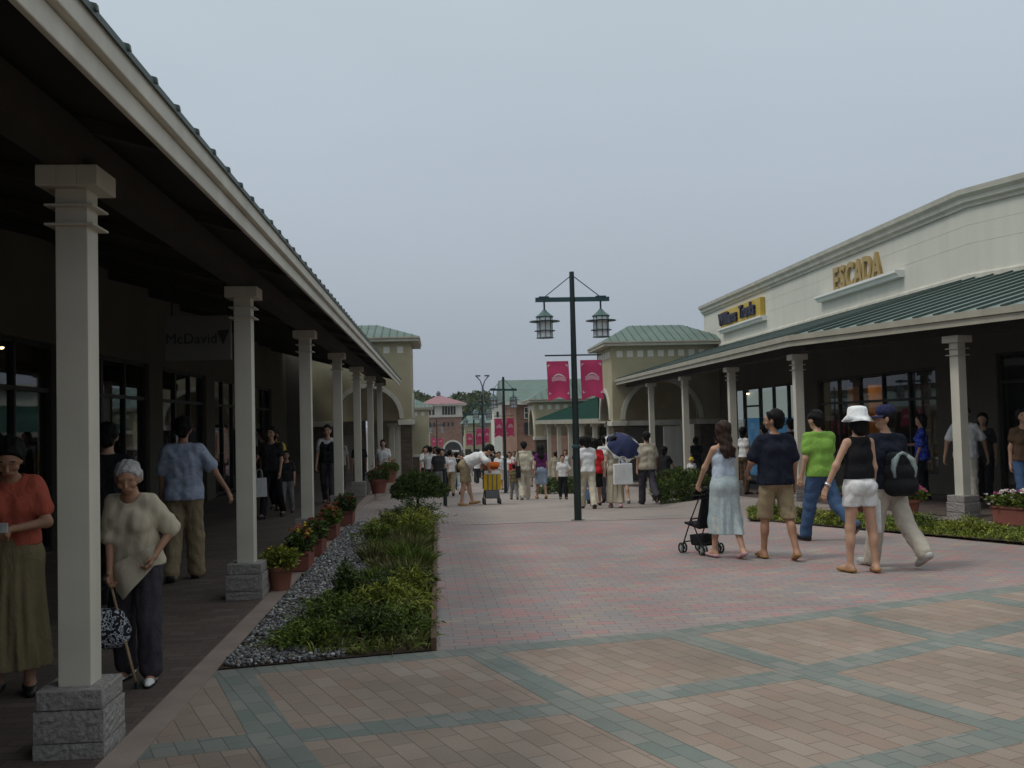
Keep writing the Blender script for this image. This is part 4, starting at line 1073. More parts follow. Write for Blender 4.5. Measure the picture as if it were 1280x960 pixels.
def skeleton(P, fem):
    J = {}
    hipz = 0.885
    J['pel'] = np.array([0,0,0.93]); lean = -R(P.get('lean',0))
    def tor(v):    # torso frame, above the pelvis
        v = np.array(v,float)-J['pel']; tw = R(P.get('twist',0))
        return rx(rz_(v, tw), lean)+J['pel']
    J['tor'] = tor
    sw_ = 0.142 if fem else 0.163
    for s, n in ((-1,'l'),(1,'r')):
        hip = np.array([0.085*s,0,hipz]); a = R(P.get(n+'t',0)); k = R(P.get(n+'k',4)); ab = R(P.get(n+'b',2))
        knee = hip+0.425*np.array([s*math.sin(ab), math.sin(a)*math.cos(ab), -math.cos(a)*math.cos(ab)])
        b = a-k
        ank = knee+0.39*np.array([s*math.sin(ab)*0.3, math.sin(b), -math.cos(b)])
        fp = P.get(n+'f', None)
        if fp is None: fp = max(0,-b)*0.75 if b < 0 else -b*0.5
        else: fp = R(fp)
        to = R(P.get('toe',8))*s
        fd = np.array([math.sin(to)*math.cos(fp), math.cos(to)*math.cos(fp), -math.sin(fp)])
        J[n+'hip'], J[n+'kn'], J[n+'an'], J[n+'fd'] = hip, knee, ank, fd
        sh = tor([sw_*s, -0.01, 1.372]); J[n+'sh'] = sh
        tgt = P.get(n+'h', None)
        if tgt is not None:
            J[n+'el'], J[n+'wr'] = ik(sh, tgt, 0.275, 0.245, P.get(n+'pole', (s*0.6,-0.6,-0.6)))
            hd = unit(J[n+'wr']-J[n+'el']); hd = unit(hd+np.array(P.get(n+'hd',(0,0,-0.35))))
        else:
            c = R(P.get(n+'a',4)); ca = R(P.get(n+'ab',9)); e = R(P.get(n+'e',14))
            J[n+'el'] = sh+0.275*np.array([s*math.sin(ca), math.sin(c)*math.cos(ca), -math.cos(c)*math.cos(ca)])
            ca2 = ca*P.get(n+'in',0.4)
            J[n+'wr'] = J[n+'el']+0.245*np.array([s*math.sin(ca2), math.sin(c+e)*math.cos(ca2), -math.cos(c+e)*math.cos(ca2)])
            hd = unit(unit(J[n+'wr']-J[n+'el'])+np.array([0,0.0,-0.25]))
        J[n+'hd'] = hd
    hy, hp = R(P.get('hy',0)), -R(P.get('hp',0))
    nb = tor([0,-0.005,1.408-P.get('ns',0)]); J['nb'] = nb
    def head(v):   # v relative to the neck base in an upright frame
        q = rz_(rx(np.array(v,float)*np.array([1.04,1.06,1.09]), hp), hy)
        return rx(q, lean*P.get('hl',0.6))+nb
    J['head'] = head
    low = min(J['lan'][2]-0.075, J['ran'][2]-0.075, J['lan'][2]+J['lfd'][2]*0.16-0.045, J['ran'][2]+J['rfd'][2]*0.16-0.045)
    J['low'] = low
    return J
def join(parts, name, mats, parent, smooth=True):
    V, Fq, mi, o = [], [], [], 0
    for v, f, m in parts:
        if len(f) == 0: continue
        V.append(v); Fq.append(f+o); mi.append(m if hasattr(m,'__len__') else np.full(len(f), m)); o += len(v)
    return np_mesh(name, np.concatenate(V), np.concatenate(Fq), mats, parent, smooth, np.concatenate(mi))
def hand_sd(J, n, s, curl=0.5, fin=0.0085):
    """palm, four bent fingers of unequal length and a side thumb"""
    w_, d = J[n+'wr'], J[n+'hd']
    inn = np.array([-s*1.0, 0.25, 0]); pn = unit(inn-d*(inn@d))       # palm faces the thigh
    ac = np.cross(d, pn); ac = ac*(1 if ac[1] > 0 else -1)          # towards the thumb side (forward)
    H_ = Sd(0.010)
    kn = w_+d*0.085
    H_.cap(w_-d*0.02, w_+d*0.02, 0.024, 0.024)
    for q in (-0.024, -0.008, 0.008, 0.024): H_.cap(w_+ac*q*0.6+d*0.015, kn+ac*q, 0.015, 0.0125)
    for q, ln in ((-0.030,0.058),(-0.010,0.074),(0.010,0.080),(0.030,0.070)):
        p0 = kn+ac*q; c1 = curl*0.55; d1 = unit(d*math.cos(c1)+pn*math.sin(c1)); p1 = p0+d1*ln*0.5
        c2 = curl*1.7; d2 = unit(d*math.cos(c2)+pn*math.sin(c2)); p2 = p1+d2*ln*0.5
        H_.cap(p0,p1,fin*1.05,fin); H_.cap(p1,p2,fin,fin*0.8)
    t0 = w_+d*0.03+ac*0.026; td = unit(d*0.75+ac*0.55+pn*0.35); t1 = t0+td*0.04; t2 = t1+unit(d*0.9+ac*0.1+pn*0.4)*0.032
    H_.cap(t0,t1,0.0125,0.0105); H_.cap(t1,t2,0.0105,0.0085)
    return H_
SKIN = [mat('skin_light',(0.46,0.27,0.18),0.55,0.08,9,spec=0.35), mat('skin_tan',(0.36,0.195,0.12),0.55,0.08,9,spec=0.35)]
M_eye = mat('eye_dark',(0.02,0.015,0.012),0.3,0.05,9); M_lip = mat('lips',(0.30,0.10,0.08),0.5,0.05,9)
M_hair = mat('black_hair',(0.007,0.006,0.0055),0.6,0.4,40,0.6,90,spec=0.12)
M_hairb = mat('brown_hair',(0.028,0.013,0.008),0.55,0.45,40,0.6,90,spec=0.2)
M_hairw = mat('white_hair',(0.36,0.352,0.335),0.75,0.35,34,0.7,90)
def person(label, x, y, h, head_dir, pose, wear, res=0.012, skin=0, fem=False, group=None, z=None, girth=1.0, face=False, name='person'):
    """wear: dict of clothes; head_dir: degrees, 0 = walking away from the camera (+Y), positive turns left"""
    zg = ter(x,y)+0.012 if z is None else z
    o = empty(name, (x,y,zg), R(head_dir), label, 'person', group)
    J = skeleton(pose, fem); tor, head = J['tor'], J['head']; S = h/1.70
    parts = {}
    g = girth
    # ---- body
    B = Sd(0.035)
    for s in (-1,1):
        n = 'l' if s < 0 else 'r'
        B.cap(J[n+'hip']+[0,0,-0.01], J[n+'kn'], (0.080 if fem else 0.077)*g, 0.050)
        B.cap(J[n+'kn'], J[n+'an'], 0.047, 0.034)
        m = J[n+'kn']*0.68+J[n+'an']*0.32; fwd = np.array([0,1.0,0])
        B.ball(m-fwd*0.018, 0.048, (0.9,1,1.7))
        fd = J[n+'fd']; up = unit(np.array([0,0,1.0])-fd*fd[2]); an = J[n+'an']
        B.cap(an-up*0.045-fd*0.035, an-up*0.048+fd*0.10, 0.032, 0.026); B.cap(an-up*0.048+fd*0.10, an-up*0.055+fd*0.155, 0.028, 0.019)
        B.cap(an-up*0.02, an-up*0.03+fd*0.07, 0.034, 0.026)
        B.cap(J[n+'sh'], J[n+'el'], (0.040 if fem else 0.045)*g, 0.033); B.cap(J[n+'el'], J[n+'wr'], 0.035, 0.0235)
        B.ball(np.array([0.066*s,-0.045,0.895]), 0.084*g)
    B.cap([-0.062,0,0.94],[0.062,0,0.94],(0.098 if fem else 0.092)*g, None)
    wr_ = 0.078 if fem else 0.089
    B.cap(tor([-0.045,0,1.08]), tor([0.045,0,1.08]), wr_*g)
    chx, chr_ = (0.055, 0.088) if fem else (0.068, 0.096)
    B.cap(tor([-chx,0.0,1.245]), tor([chx,0.0,1.245]), chr_*g)
    shx = 0.098 if fem else 0.118
    for s in (-1,1): B.cap(tor([0.03*s,-0.014,1.405]), tor([(shx+0.012)*s,-0.012,1.368]), 0.048, 0.046)
    if fem:
        for s in (-1,1): B.ball(tor([0.063*s,0.07,1.235]), 0.05)
    B.cap(J['nb']-[0,0,0.03], head([0,0.012,0.10]), 0.05, 0.047)
    # head
    B.cap(head([0,-0.018,0.205]), head([0,0.028,0.19]), 0.083, 0.074); B.cap(head([0,0.035,0.165]), head([0,0.062,0.112]), 0.057, 0.037)
    for s in (-1,1): B.ball(head([0.076*s,0.0,0.165]), 0.02, (0.5,0.8,1.4))
    bl = [(*B.mesh(res), 0)]
    if face:
        Hd = Sd(0.012)
        Hd.cap(head([0,-0.018,0.205]), head([0,0.028,0.19]), 0.084, 0.075); Hd.cap(head([0,0.035,0.165]), head([0,0.062,0.112]), 0.058, 0.038)
        Hd.cap(head([0,0.098,0.178]), head([0,0.113,0.146]), 0.008, 0.0135); Hd.cap(head([-0.022,0.082,0.112]), head([0.022,0.082,0.112]), 0.013)
        Hd.cap(head([-0.04,0.086,0.197]), head([0.04,0.086,0.197]), 0.012)
        for s in (-1,1): Hd.ball(head([0.04*s,0.066,0.145]), 0.026); Hd.ball(head([0.076*s,0.0,0.165]), 0.02, (0.5,0.8,1.4)); Hd.cutball(head([0.033*s,0.108,0.178]), 0.014)
        v, f = Hd.mesh(0.0055); ce = v[f].mean(1); mi = np.zeros(len(f), int)
        for s in (-1,1): mi[np.linalg.norm((ce-head([0.033*s,0.092,0.177]))*[1,1,1.5],axis=1) < 0.016] = 1
        for s in (-1,1): mi[np.linalg.norm((ce-head([0.035*s,0.09,0.203]))*[0.55,1,2.6],axis=1) < 0.014] = 1 if wear.get('brows',1) else 0
        mi[np.linalg.norm((ce-head([0,0.093,0.109]))*[0.55,1,2.2],axis=1) < 0.016] = 2
        bl.append((v, f, mi))
    for s in (-1,1):
        n = 'l' if s < 0 else 'r'
        bl.append((*hand_sd(J, n, s, pose.get(n+'curl',0.5), 0.0085 if res < 0.014 else 0.0095).mesh(0.0065 if res < 0.014 else 0.009), 0))
    T = lambda v: (v-[0,0,J['low']])*S
    def emit(name, parts_, mats):
        return join([(T(v),f,m) for v,f,m in parts_], name, mats, o)
    emit('body', bl, [SKIN[skin], M_eye, M_lip])
    cres = max(res, 0.011)
    fr = np.random.default_rng(abs(hash(label)) % 9999 if False else int(abs(x*1000+y*77)))
    ph = fr.uniform(0,6.28,6)
    def fold(amp, vert=18.0):
        def f(X,Y,Z):
            return amp*(np.sin(X*70+Y*45+np.sin(Z*9+ph[0])*1.8+ph[1])*0.45*np.clip(1.5-np.abs(Z-0.75)*1.2,0.3,1)+np.sin(Z*44+X*26*np.sin(ph[2])+np.sin(Y*24+X*19+ph[3])*1.9)*0.5+np.sin(Z*15-X*23+Y*16+ph[4])*0.5)
        return f
    # ---- legs
    def trousers(m, hem=0.97, infl=0.022, name='trousers', flare=0.062, waist=1.0):
        D = Sd(0.03 if name != 'shorts' else 0.014)
        for s in (-1,1):
            n = 'l' if s < 0 else 'r'
            hp_, kn, an = J[n+'hip'], J[n+'kn'], J[n+'an']
            if hem <= 1.0 and name == 'shorts':
                e = hp_+(kn-hp_)*hem
                D.cap(hp_+[0,0,-0.01], e+(kn-hp_)*0.12, 0.078*g+infl*0.6, 0.064+infl*0.62)
            else:
                D.cap(hp_+[0,0,-0.01], kn, 0.078*g+infl*0.8, 0.052+infl); e = kn+(an-kn)*hem
                D.cap(kn, e, 0.052+infl, max(flare,0.05)); 
            D.ball(np.array([0.066*s,-0.045,0.895]), 0.084*g+infl*0.5)
        D.cap([-0.062,0,0.95],[0.062,0,0.95],0.094*g+0.010)
        D.cap(tor([-0.045,0,1.03]),tor([0.045,0,1.03]),(0.084 if fem else 0.094)*g+0.008)
        D.plane(tor([0,0,waist+0.03]), tor([0,0,2])-tor([0,0,1]))
        if name == 'shorts':
            for s in (-1,1):
                n = 'l' if s < 0 else 'r'
        D.fold = fold(0.006 if name != 'shorts' else 0.006)
        if name == 'shorts':
            zc = min((J[n+'hip']+(J[n+'kn']-J[n+'hip'])*hem)[2] for n in 'lr'); D.plane([0,0,zc],[0,0,-1])
        emit(name, [(*D.mesh(cres),0)], [m])
    def skirt(m, hem=0.45, r=0.17, name='skirt', amp=0.006, vert=30, waist=1.02):
        D = Sd(0.05); zz = hem
        kn = (J['lkn']+J['rkn'])/2; e = np.array([kn[0], kn[1]*0.7*(0.93-zz)/0.45, zz-0.12])
        D.cap([-0.055,0,0.95],[0.055,0,0.95],0.108*g); D.cap([0,0,0.94], e, 0.145*g, r+0.02, (1.05,0.82,1))
        D.cap(tor([-0.045,0,1.03]),tor([0.045,0,1.03]),0.084*g+0.008)
        for s in (-1,1): D.ball(np.array([0.066*s,-0.045,0.895]), 0.084*g+0.018)
        for n in 'lr':
            D.cap(J[n+'hip'], J[n+'kn'], 0.098*g, 0.078)
            if hem < 0.42: D.cap(J[n+'kn'], J[n+'an'], 0.08, 0.07)
        D.plane(tor([0,0,waist+0.02]), tor([0,0,2])-tor([0,0,1])); D.plane([0,0,zz],[0,0,-1])
        D.fold = lambda X,Y,Z: amp*np.clip((1.0-Z)*2.0,0,1)*(np.sin(np.arctan2(Y,X)*vert/3+np.sin(Z*5+ph[0])+ph[1])+0.5*np.sin(np.arctan2(Y,X)*vert/1.7+ph[2]))
        emit(name, [(*D.mesh(cres),0)], [m])
    def top(m, hem=0.90, sleeve=0.62, infl=0.02, name='shirt', neck=1.425, strap=False, hem2=None):
        D = Sd(0.04)
        if hem < 0.96:
            D.cap([-0.062,0,0.93],[0.062,0,0.93],0.099*g+infl*0.9); D.cap([-0.062,-0.01,0.82],[0.062,-0.01,0.82],0.099*g+infl*1.1)
            for s in (-1,1): D.ball(np.array([0.066*s,-0.045,0.895]), 0.084*g+infl*0.9)
        else: D.cap([-0.062,0,0.95],[0.062,0,0.95],0.096*g+infl*0.8)
        D.cap(tor([-0.045,0,1.08]), tor([0.045,0,1.08]), (wr_+0.004)*g+infl)
        hz = 0.90 if hem < 0.96 else 0.97
        if not fem or infl > 0.022:
            for s in (-1,1): D.cap(tor([chx*0.95*s,0,1.25]), np.array([0.058*s,-0.006,hz]), (chr_-0.004)*g+infl*0.9, 0.095*g+infl*(1.0 if hem < 0.96 else 0.6))
        else:
            for s in (-1,1): D.cap(tor([chx*0.8*s,0,1.22]), np.array([0.05*s,0,1.05]), chr_*g+infl*0.3, wr_*g+infl); D.cap(np.array([0.05*s,0,1.05]), np.array([0.058*s,0,hz]), wr_*g+infl, 0.09*g+infl*0.6)
        D.cap(tor([-chx,0.0,1.245]), tor([chx,0.0,1.245]), (chr_+0.002)*g+infl*0.8)
        for s in (-1,1): D.cap(tor([0.03*s,-0.014,1.405]), tor([(shx+0.012)*s,-0.012,1.368]), 0.052+infl*0.4, 0.049+infl*0.5)
        D.cap(J['nb']-[0,0,0.07], J['nb']+[0,0,0.03], 0.066, 0.062)
        D.cutball(tor([0,0.025,neck+0.045]), 0.082)
        if fem:
            for s in (-1,1): D.ball(tor([0.063*s,0.07,1.235]), 0.051+infl*0.6)
        if sleeve > 0:
            for s in (-1,1):
                n = 'l' if s < 0 else 'r'; a, b = J[n+'sh'], J[n+'el']
                if sleeve <= 1: D.cap(a, a+(b-a)*sleeve, 0.048*g+infl*0.5, 0.047+infl*0.9)
                else:
                    w2 = J[n+'wr']; D.cap(a, b, 0.048*g+infl*0.5, 0.045+infl*0.4); D.cap(b, b+(w2-b)*(sleeve-1), 0.043+infl*0.4, 0.036+infl*0.3)
        else:
            for s in (-1,1): D.cutball(tor([(shx+0.075)*s,-0.01,1.375]), 0.075)
        D.plane(tor([0,0,neck+0.035]), tor([0,-0.28,1])-tor([0,0,0]))
        D.plane(tor([0,0,hem]) if hem > 0.97 else np.array([0,0,hem]), (tor([0,0,-1])-tor([0,0,0])) if hem > 0.97 else [0,0,-1])
        D.fold = fold(0.0055)
        emit(name, [(*D.mesh(cres),0)], [m])
    def shoes(m, sole=0.012, infl=0.010, name='shoe', hi=0.0):
        for s in (-1,1):
            n = 'l' if s < 0 else 'r'; fd = J[n+'fd']; up = unit(np.array([0,0,1.0])-fd*fd[2]); an = J[n+'an']
            D = Sd(0.02)
            D.cap(an-up*0.042-fd*0.04, an-up*0.048+fd*0.10, 0.036+infl, 0.031+infl); D.cap(an-up*0.048+fd*0.10, an-up*0.052+fd*0.165, 0.033+infl, 0.022+infl)
            D.cap(an-up*0.03-fd*0.015, an-up*0.02+up*hi, 0.036+infl, 0.036+infl)
            D.plane(an-up*0.075, -up); D.plane(an-up*(0.012-hi), up)
            emit(name, [(*D.mesh(min(cres,0.011)),0)], [m])
    def hair(m, style='short'):
        D = Sd(0.02)
        D.cap(head([0,-0.022,0.212]), head([0,0.022,0.202]), 0.100, 0.089)
        if style == 'bald_bob': pass
        if style == 'thin': D.p[0] = (D.p[0][0], D.p[0][1], 0.094, 0.084, D.p[0][4])
        if style == 'thin':
            for s in (-1,1): D.cap(head([0.060*s,-0.02,0.205]), head([0.070*s,-0.025,0.145]), 0.036, 0.028)
        if style == 'thin': D.cap(head([0,-0.045,0.185]), head([0,-0.045,0.15]), 0.066, 0.05)
        if style in ('short','thick'):
            D.cap(head([0,-0.045,0.185]), head([0,-0.045,0.14]), 0.078, 0.064)
        if style == 'bob':
            D.cap(head([0,-0.035,0.19]), head([0,-0.04,0.09]), 0.085, 0.072)
            for s in (-1,1): D.cap(head([0.06*s,-0.01,0.2]), head([0.066*s,0.0,0.10]), 0.04, 0.03)
        if style == 'long':
            b1 = tor([0,-0.11,1.36]); b2 = tor([0.01,-0.135,1.15])
            D.cap(head([0,-0.035,0.19]), head([0,-0.05,0.06]), 0.085, 0.08); D.cap(head([0,-0.05,0.08]), b1, 0.085, 0.075)
            D.cap(b1+[-0.05,0,0], b2+[-0.06,0,0], 0.062, 0.03); D.cap(b1+[0.05,0,0], b2+[0.055,0,0.03], 0.062, 0.03); D.cap(b1, b2-[0,0,0.03], 0.06, 0.028)
            for s in (-1,1): D.cap(head([0.06*s,-0.01,0.2]), head([0.075*s,-0.03,0.03]), 0.04, 0.035)
        if style == 'bun': D.ball(head([0,-0.11,0.24]), 0.045)
        D.fold = lambda X,Y,Z: 0.004*np.sin(X*130+np.sin(Z*30+ph[0])*1.5)+0.003*np.sin(Z*60+X*40+ph[2])
        hf = head([0,1,0])-head([0,0,0]); hu = head([0,0,1])-head([0,0,0])
        D.plane(head([0,0.05 if style != 'thin' else 0.058,0.20]), hf*1.0-hu*0.55)
        parts_ = [(*D.mesh(min(cres,0.012)),0)]
        emit('hair', parts_, [m])
    for kind, kw in wear.get('list', []):
        {'trousers': trousers, 'skirt': skirt, 'top': top, 'shoes': shoes, 'hair': hair}[kind](**kw)
    # things on the head
    ht = wear.get('hat')
    if ht:
        D = MB(); c = T(head([0,-0.008,0.235])); hu = unit(head([0,0,1])-head([0,0,0])); hf = unit(head([0,1,0])-head([0,0,0])); hr = np.cross(hf,hu)
        if ht[0] == 'bucket': prof = [(0.165,-0.062),(0.170,-0.068),(0.112,0.0),(0.106,0.06),(0.092,0.085),(0.05,0.097),(0.0,0.099)]
        else: prof = [(0.098,-0.03),(0.103,-0.028),(0.104,0.02),(0.09,0.062),(0.055,0.085),(0.0,0.092)]
        nseg = 28
        for rr, zz in prof:
            for k in range(nseg):
                a = 2*math.pi*k/nseg; wob = 0.008*math.sin(a*3+1)*(1 if rr > 0.15 else 0)
                D.v.append(tuple(c+hr*rr*0.94*math.cos(a)*S+hf*rr*1.05*math.sin(a)*S+hu*(zz+wob)*S))
        for i in range(len(prof)-1):
            for k in range(nseg):
                k2 = (k+1) % nseg; D.f.append((i*nseg+k,i*nseg+k2,(i+1)*nseg+k2,(i+1)*nseg+k)); D.m.append(0)
        D.f.append(tuple(range(nseg))[::-1]); D.m.append(0)
        if ht[0] == 'cap':
            n = 12; b0 = len(D.v)
            for off in (0.0, -0.008):
                for i in range(n+1):
                    a = math.pi*(0.12+0.76*i/n)
                    for rr, dz in ((0.096,-0.022),(0.185,-0.045)):
                        D.v.append(tuple(c+hr*0.9*rr*math.cos(a)*S+hf*rr*math.sin(a)*1.0*S+hu*(dz+off)*S))
            m_ = 2*(n+1)
            for i in range(n):
                q = b0+2*i; D.f += [(q,q+1,q+3,q+2),(q+m_,q+m_+2,q+m_+3,q+m_+1),(q+1,q+1+m_,q+3+m_,q+3),(q,q+2,q+2+m_,q+m_)]; D.m += [0]*4
        D.build(ht[0]+'_hat' if ht[0] == 'bucket' else 'cap', ht[1], o, smooth=True)
    J['T'] = lambda v: Vector(T(np.array(v,float)))
    J['S'] = S; J['obj'] = o
    J['W'] = lambda v: Matrix.Translation(o.location) @ Matrix.Rotation(R(head_dir),4,'Z') @ Vector(T(np.array(v,float)))
    return J
# ---------------------------------------------------------------- the people in the photo
def cloth(name, c, var=0.1, bump=0.15, crease=0.36): return mat('cloth_'+name, c, 0.85, var, 5.0, bump, 160, spec=0.15, crease=crease)
C = {k: cloth(k, v) for k, v in dict(white=(0.66,0.66,0.65), cream=(0.52,0.47,0.36), beige=(0.40,0.355,0.27), khaki=(0.285,0.225,0.135), lightkhaki=(0.48,0.435,0.36), black=(0.012,0.012,0.014),
     navy=(0.012,0.014,0.026), green=(0.20,0.37,0.065), denim=(0.055,0.10,0.19), coral=(0.42,0.095,0.06), red=(0.55,0.022,0.025), purple=(0.13,0.02,0.11), grey=(0.23,0.23,0.23),
     dark=(0.03,0.028,0.03), paleblue=(0.45,0.53,0.62), charcoal=(0.05,0.045,0.055), pink=(0.50,0.28,0.30), yellow=(0.65,0.45,0.06), brown=(0.10,0.06,0.035), olive=(0.19,0.155,0.085)).items()}
C['shawl'] = cloth('soft_cream', (0.52,0.46,0.345), 0.12, 0.15, 0.16)
C['print_blue'] = ramp_mat('blue_print_cloth', [(0.3,(0.22,0.28,0.42)),(0.45,(0.42,0.46,0.56)),(0.6,(0.30,0.36,0.50)),(0.75,(0.50,0.53,0.58))], 11, 0.85, 3)
C['floral'] = ramp_mat('blue_floral_cloth', [(0.38,(0.012,0.02,0.16)),(0.52,(0.03,0.06,0.45)),(0.6,(0.10,0.16,0.60)),(0.66,(0.015,0.025,0.2))], 14, 0.8, 2)
C['tiedye'] = ramp_mat('pale_blue_skirt_cloth', [(0.32,(0.30,0.40,0.44)),(0.45,(0.46,0.53,0.53)),(0.55,(0.36,0.44,0.46)),(0.7,(0.52,0.55,0.50))], 9, 0.85, 3)
C['paledenim'] = mat('cloth_paledenim', (0.26,0.32,0.40), 0.85, 0.15, 6, 0.15, 160)
M_sandal = mat('tan_leather', (0.34,0.19,0.07), 0.6, 0.1, 8); M_blackl = mat('black_leather', (0.015,0.014,0.013), 0.45, 0.1, 8)
M_pinkl = mat('pink_leather', (0.55,0.33,0.36), 0.5, 0.08, 8); M_sneak = mat('grey_sneaker', (0.42,0.42,0.40), 0.7, 0.25, 14)
def W(*items, **k): return dict(list=list(items), **k)
def top(m, **k): return ('top', dict(m=C[m], **k))
def trs(m, **k): return ('trousers', dict(m=C[m], **k))
def shorts(m, hem=0.9, **k): return ('trousers', dict(m=C[m], hem=hem, name='shorts', infl=k.pop('infl',0.035), **k))
def skirt(m, **k): return ('skirt', dict(m=C[m], **k))
def shoe(m, **k): return ('shoes', dict(m=m, **k))
def hair(m=None, style='short'): return ('hair', dict(m=m or M_hair, style=style))
def bag(x, y, z, rz, w_, h_, d_, m, label, cat='shopping bag', handle=0.16, name='shopping_bag', lean=0.0, hm=None):
    o = empty(name, (x,y,z), rz, label, cat)
    mb = MB(); mb.prism([(-w_*0.5,0),(w_*0.5,0),(w_*0.47,h_),(-w_*0.49,h_*0.985)], -d_/2, d_/2); mb.build('bag_body', m, o, bevel=0.008)
    for s in (-1,1):
        mb = MB(); mb.tube([(-w_*0.22,s*d_*0.3,h_*0.97),(-w_*0.17,s*d_*0.15,h_+handle*0.8),(0,0,h_+handle),(w_*0.17,s*d_*0.15,h_+handle*0.8),(w_*0.22,s*d_*0.3,h_*0.97)],0.006,6); mb.build('handle', hm or m, o)
    return o
WALK = dict(lt=17,lk=5,rt=-14,rk=16,la=-12,ra=12)
WALK2 = dict(lt=-15,lk=18,rt=18,rk=5,la=14,ra=-10)
STAND = dict(lt=2,rt=-2,lb=3,rb=3)
# --- right hand walkers, near
Jst = person('woman in long pale blue skirt and camisole with long brown hair pushing a black stroller', 3.33,11.55,1.57,14, dict(lt=10,lk=6,rt=-10,rk=14,lh=(-0.22,0.28,0.90),lpole=(-0.8,-0.3,-0.4),lcurl=1.3,ra=2,rh=(0.06,0.30,0.90),rcurl=1.2),
    W(skirt('tiedye',hem=0.30,r=0.165,amp=0.008), top('paleblue',sleeve=0,hem=0.93,infl=0.014,neck=1.36), shoe(M_pinkl,infl=0.006,name='sandal',hi=-0.024), hair(M_hairb,'long')), 0.011, fem=True)
person('man in black T-shirt and knee length khaki shorts with dark hair, head turned left', 3.86,11.3,1.69,4, dict(lt=9,lk=3,rt=-12,rk=12,lb=4,rb=4,lh=(-0.24,0.24,1.0),lcurl=1.0,ra=-4,re=16,rab=12,hy=50,lean=-2),
    W(shorts('khaki',hem=1.0,infl=0.034), top('navy',hem=0.86,infl=0.036,sleeve=0.75), shoe(M_sandal,infl=0.005,name='sandal',hi=-0.03), hair(None,'thick')), 0.011, girth=1.1, skin=1, face=True)
person('man in bright green T-shirt and blue jeans striding with his right foot raised behind', 4.95,12.75,1.69,24, dict(twist=-17,lt=14,lk=2,rt=-24,rk=26,la=-3,le=18,lab=12,ra=14,hp=12),
    W(trs('denim',hem=0.98,infl=0.03,flare=0.075), top('green',hem=0.86,infl=0.032,sleeve=0.6), shoe(M_blackl,infl=0.012), hair(None,'short')), 0.011, girth=1.06)
Jhat = person('woman in white bucket hat, black sleeveless top and short white shorts', 4.36,10.15,1.66,8, dict(lt=3,lk=2,rt=-3,rk=3,lb=4,rb=4,lab=27,la=2,le=10,lin=0.8,ra=-2,rab=5,toe=16),
    W(shorts('white',hem=0.46,infl=0.042), top('black',sleeve=0,hem=0.985,infl=0.018,neck=1.41), shoe(M_sandal,infl=0.005,name='sandal',hi=-0.026), hair(None,'bob'), hat=('bucket',cloth('hat_white',(0.80,0.81,0.80),0.05))), 0.011, fem=True)
mb = MB(); a, b = Jhat['lwr'], unit(Jhat['lwr']-Jhat['lel']); mb.tube([Jhat['T'](a-b*0.045),Jhat['T'](a-b*0.015)],0.036,16); mb.build('wristwatch', mat('steel',(0.5,0.5,0.5),0.3,0.05,4,metal=1.0), Jhat['obj'], smooth=True)
Jbp = person('man in navy cap, dark T-shirt and khaki trousers with a backpack, face turned left', 4.80,10.45,1.69,20, dict(twist=-14,lt=13,lk=4,rt=-18,rk=22,la=-8,ra=6,hy=58),
    W(trs('lightkhaki',hem=0.97,infl=0.038,flare=0.088), top('navy',hem=0.85,infl=0.03,sleeve=0.7), shoe(M_sneak,infl=0.014), hair(None,'short'), hat=('cap',cloth('cap_navy',(0.02,0.022,0.06)))), 0.011, girth=1.05, face=True)
# backpack on his back
bpk = empty('backpack', Jbp['obj'].location+Vector((0,0,0)), R(6), 'black and grey backpack worn by the man in the navy cap', 'backpack')
S = Jbp['S']; zb = -Jbp['low']-0.07
D = Sd(0.03); D.cap([-0.07,-0.195,1.23],[0.07,-0.195,1.23],0.085); D.cap([-0.08,-0.21,1.10],[0.08,-0.21,1.10],0.10); D.cap([-0.085,-0.215,0.95],[0.085,-0.215,0.95],0.105); D.cap([-0.06,-0.27,0.95],[0.06,-0.27,0.95],0.075); D.plane([0,-0.135,0],[0,1,0])
v, f = D.mesh(0.01); np_mesh('main_bag', (v+[0.03,0,zb])*S, f, C['black'], bpk, True)
mb = MB()
for s in (-1,1):
    mb.tube([[0.03+0.05*s,-0.262,zb+1.27],[0.03+0.10*s,-0.275,zb+1.22],[0.03+0.125*s,-0.285,zb+1.14],[0.03+0.115*s,-0.295,zb+1.04]],[0.02,0.034,0.026,0.012],8)
mb.tube([[-0.03,-0.255,zb+1.27],[0.03,-0.262,zb+1.30],[0.09,-0.255,zb+1.27]],0.018,8)
mb.build('grey_panel', mat('backpack_grey',(0.22,0.27,0.26),0.7,0.2,20), bpk, smooth=True)
mb = MB()
for s in (-1,1): mb.tube([[0.03+0.10*s,-0.13,zb+1.30],[0.02+0.125*s,-0.05,zb+1.445],[0.01+0.13*s,0.06,zb+1.42],[0.13*s,0.135,zb+1.25],[0.135*s,0.10,zb+1.08]],0.02,8)
mb.build('strap', C['black'], bpk, smooth=True)
bag(4.60,10.33,0.40,R(70),0.22,0.34,0.10,mat('silver_plastic',(0.62,0.63,0.63),0.35,0.2,14,0.3,30),'silvery white plastic bag hanging between the white hatted woman and the backpack man')
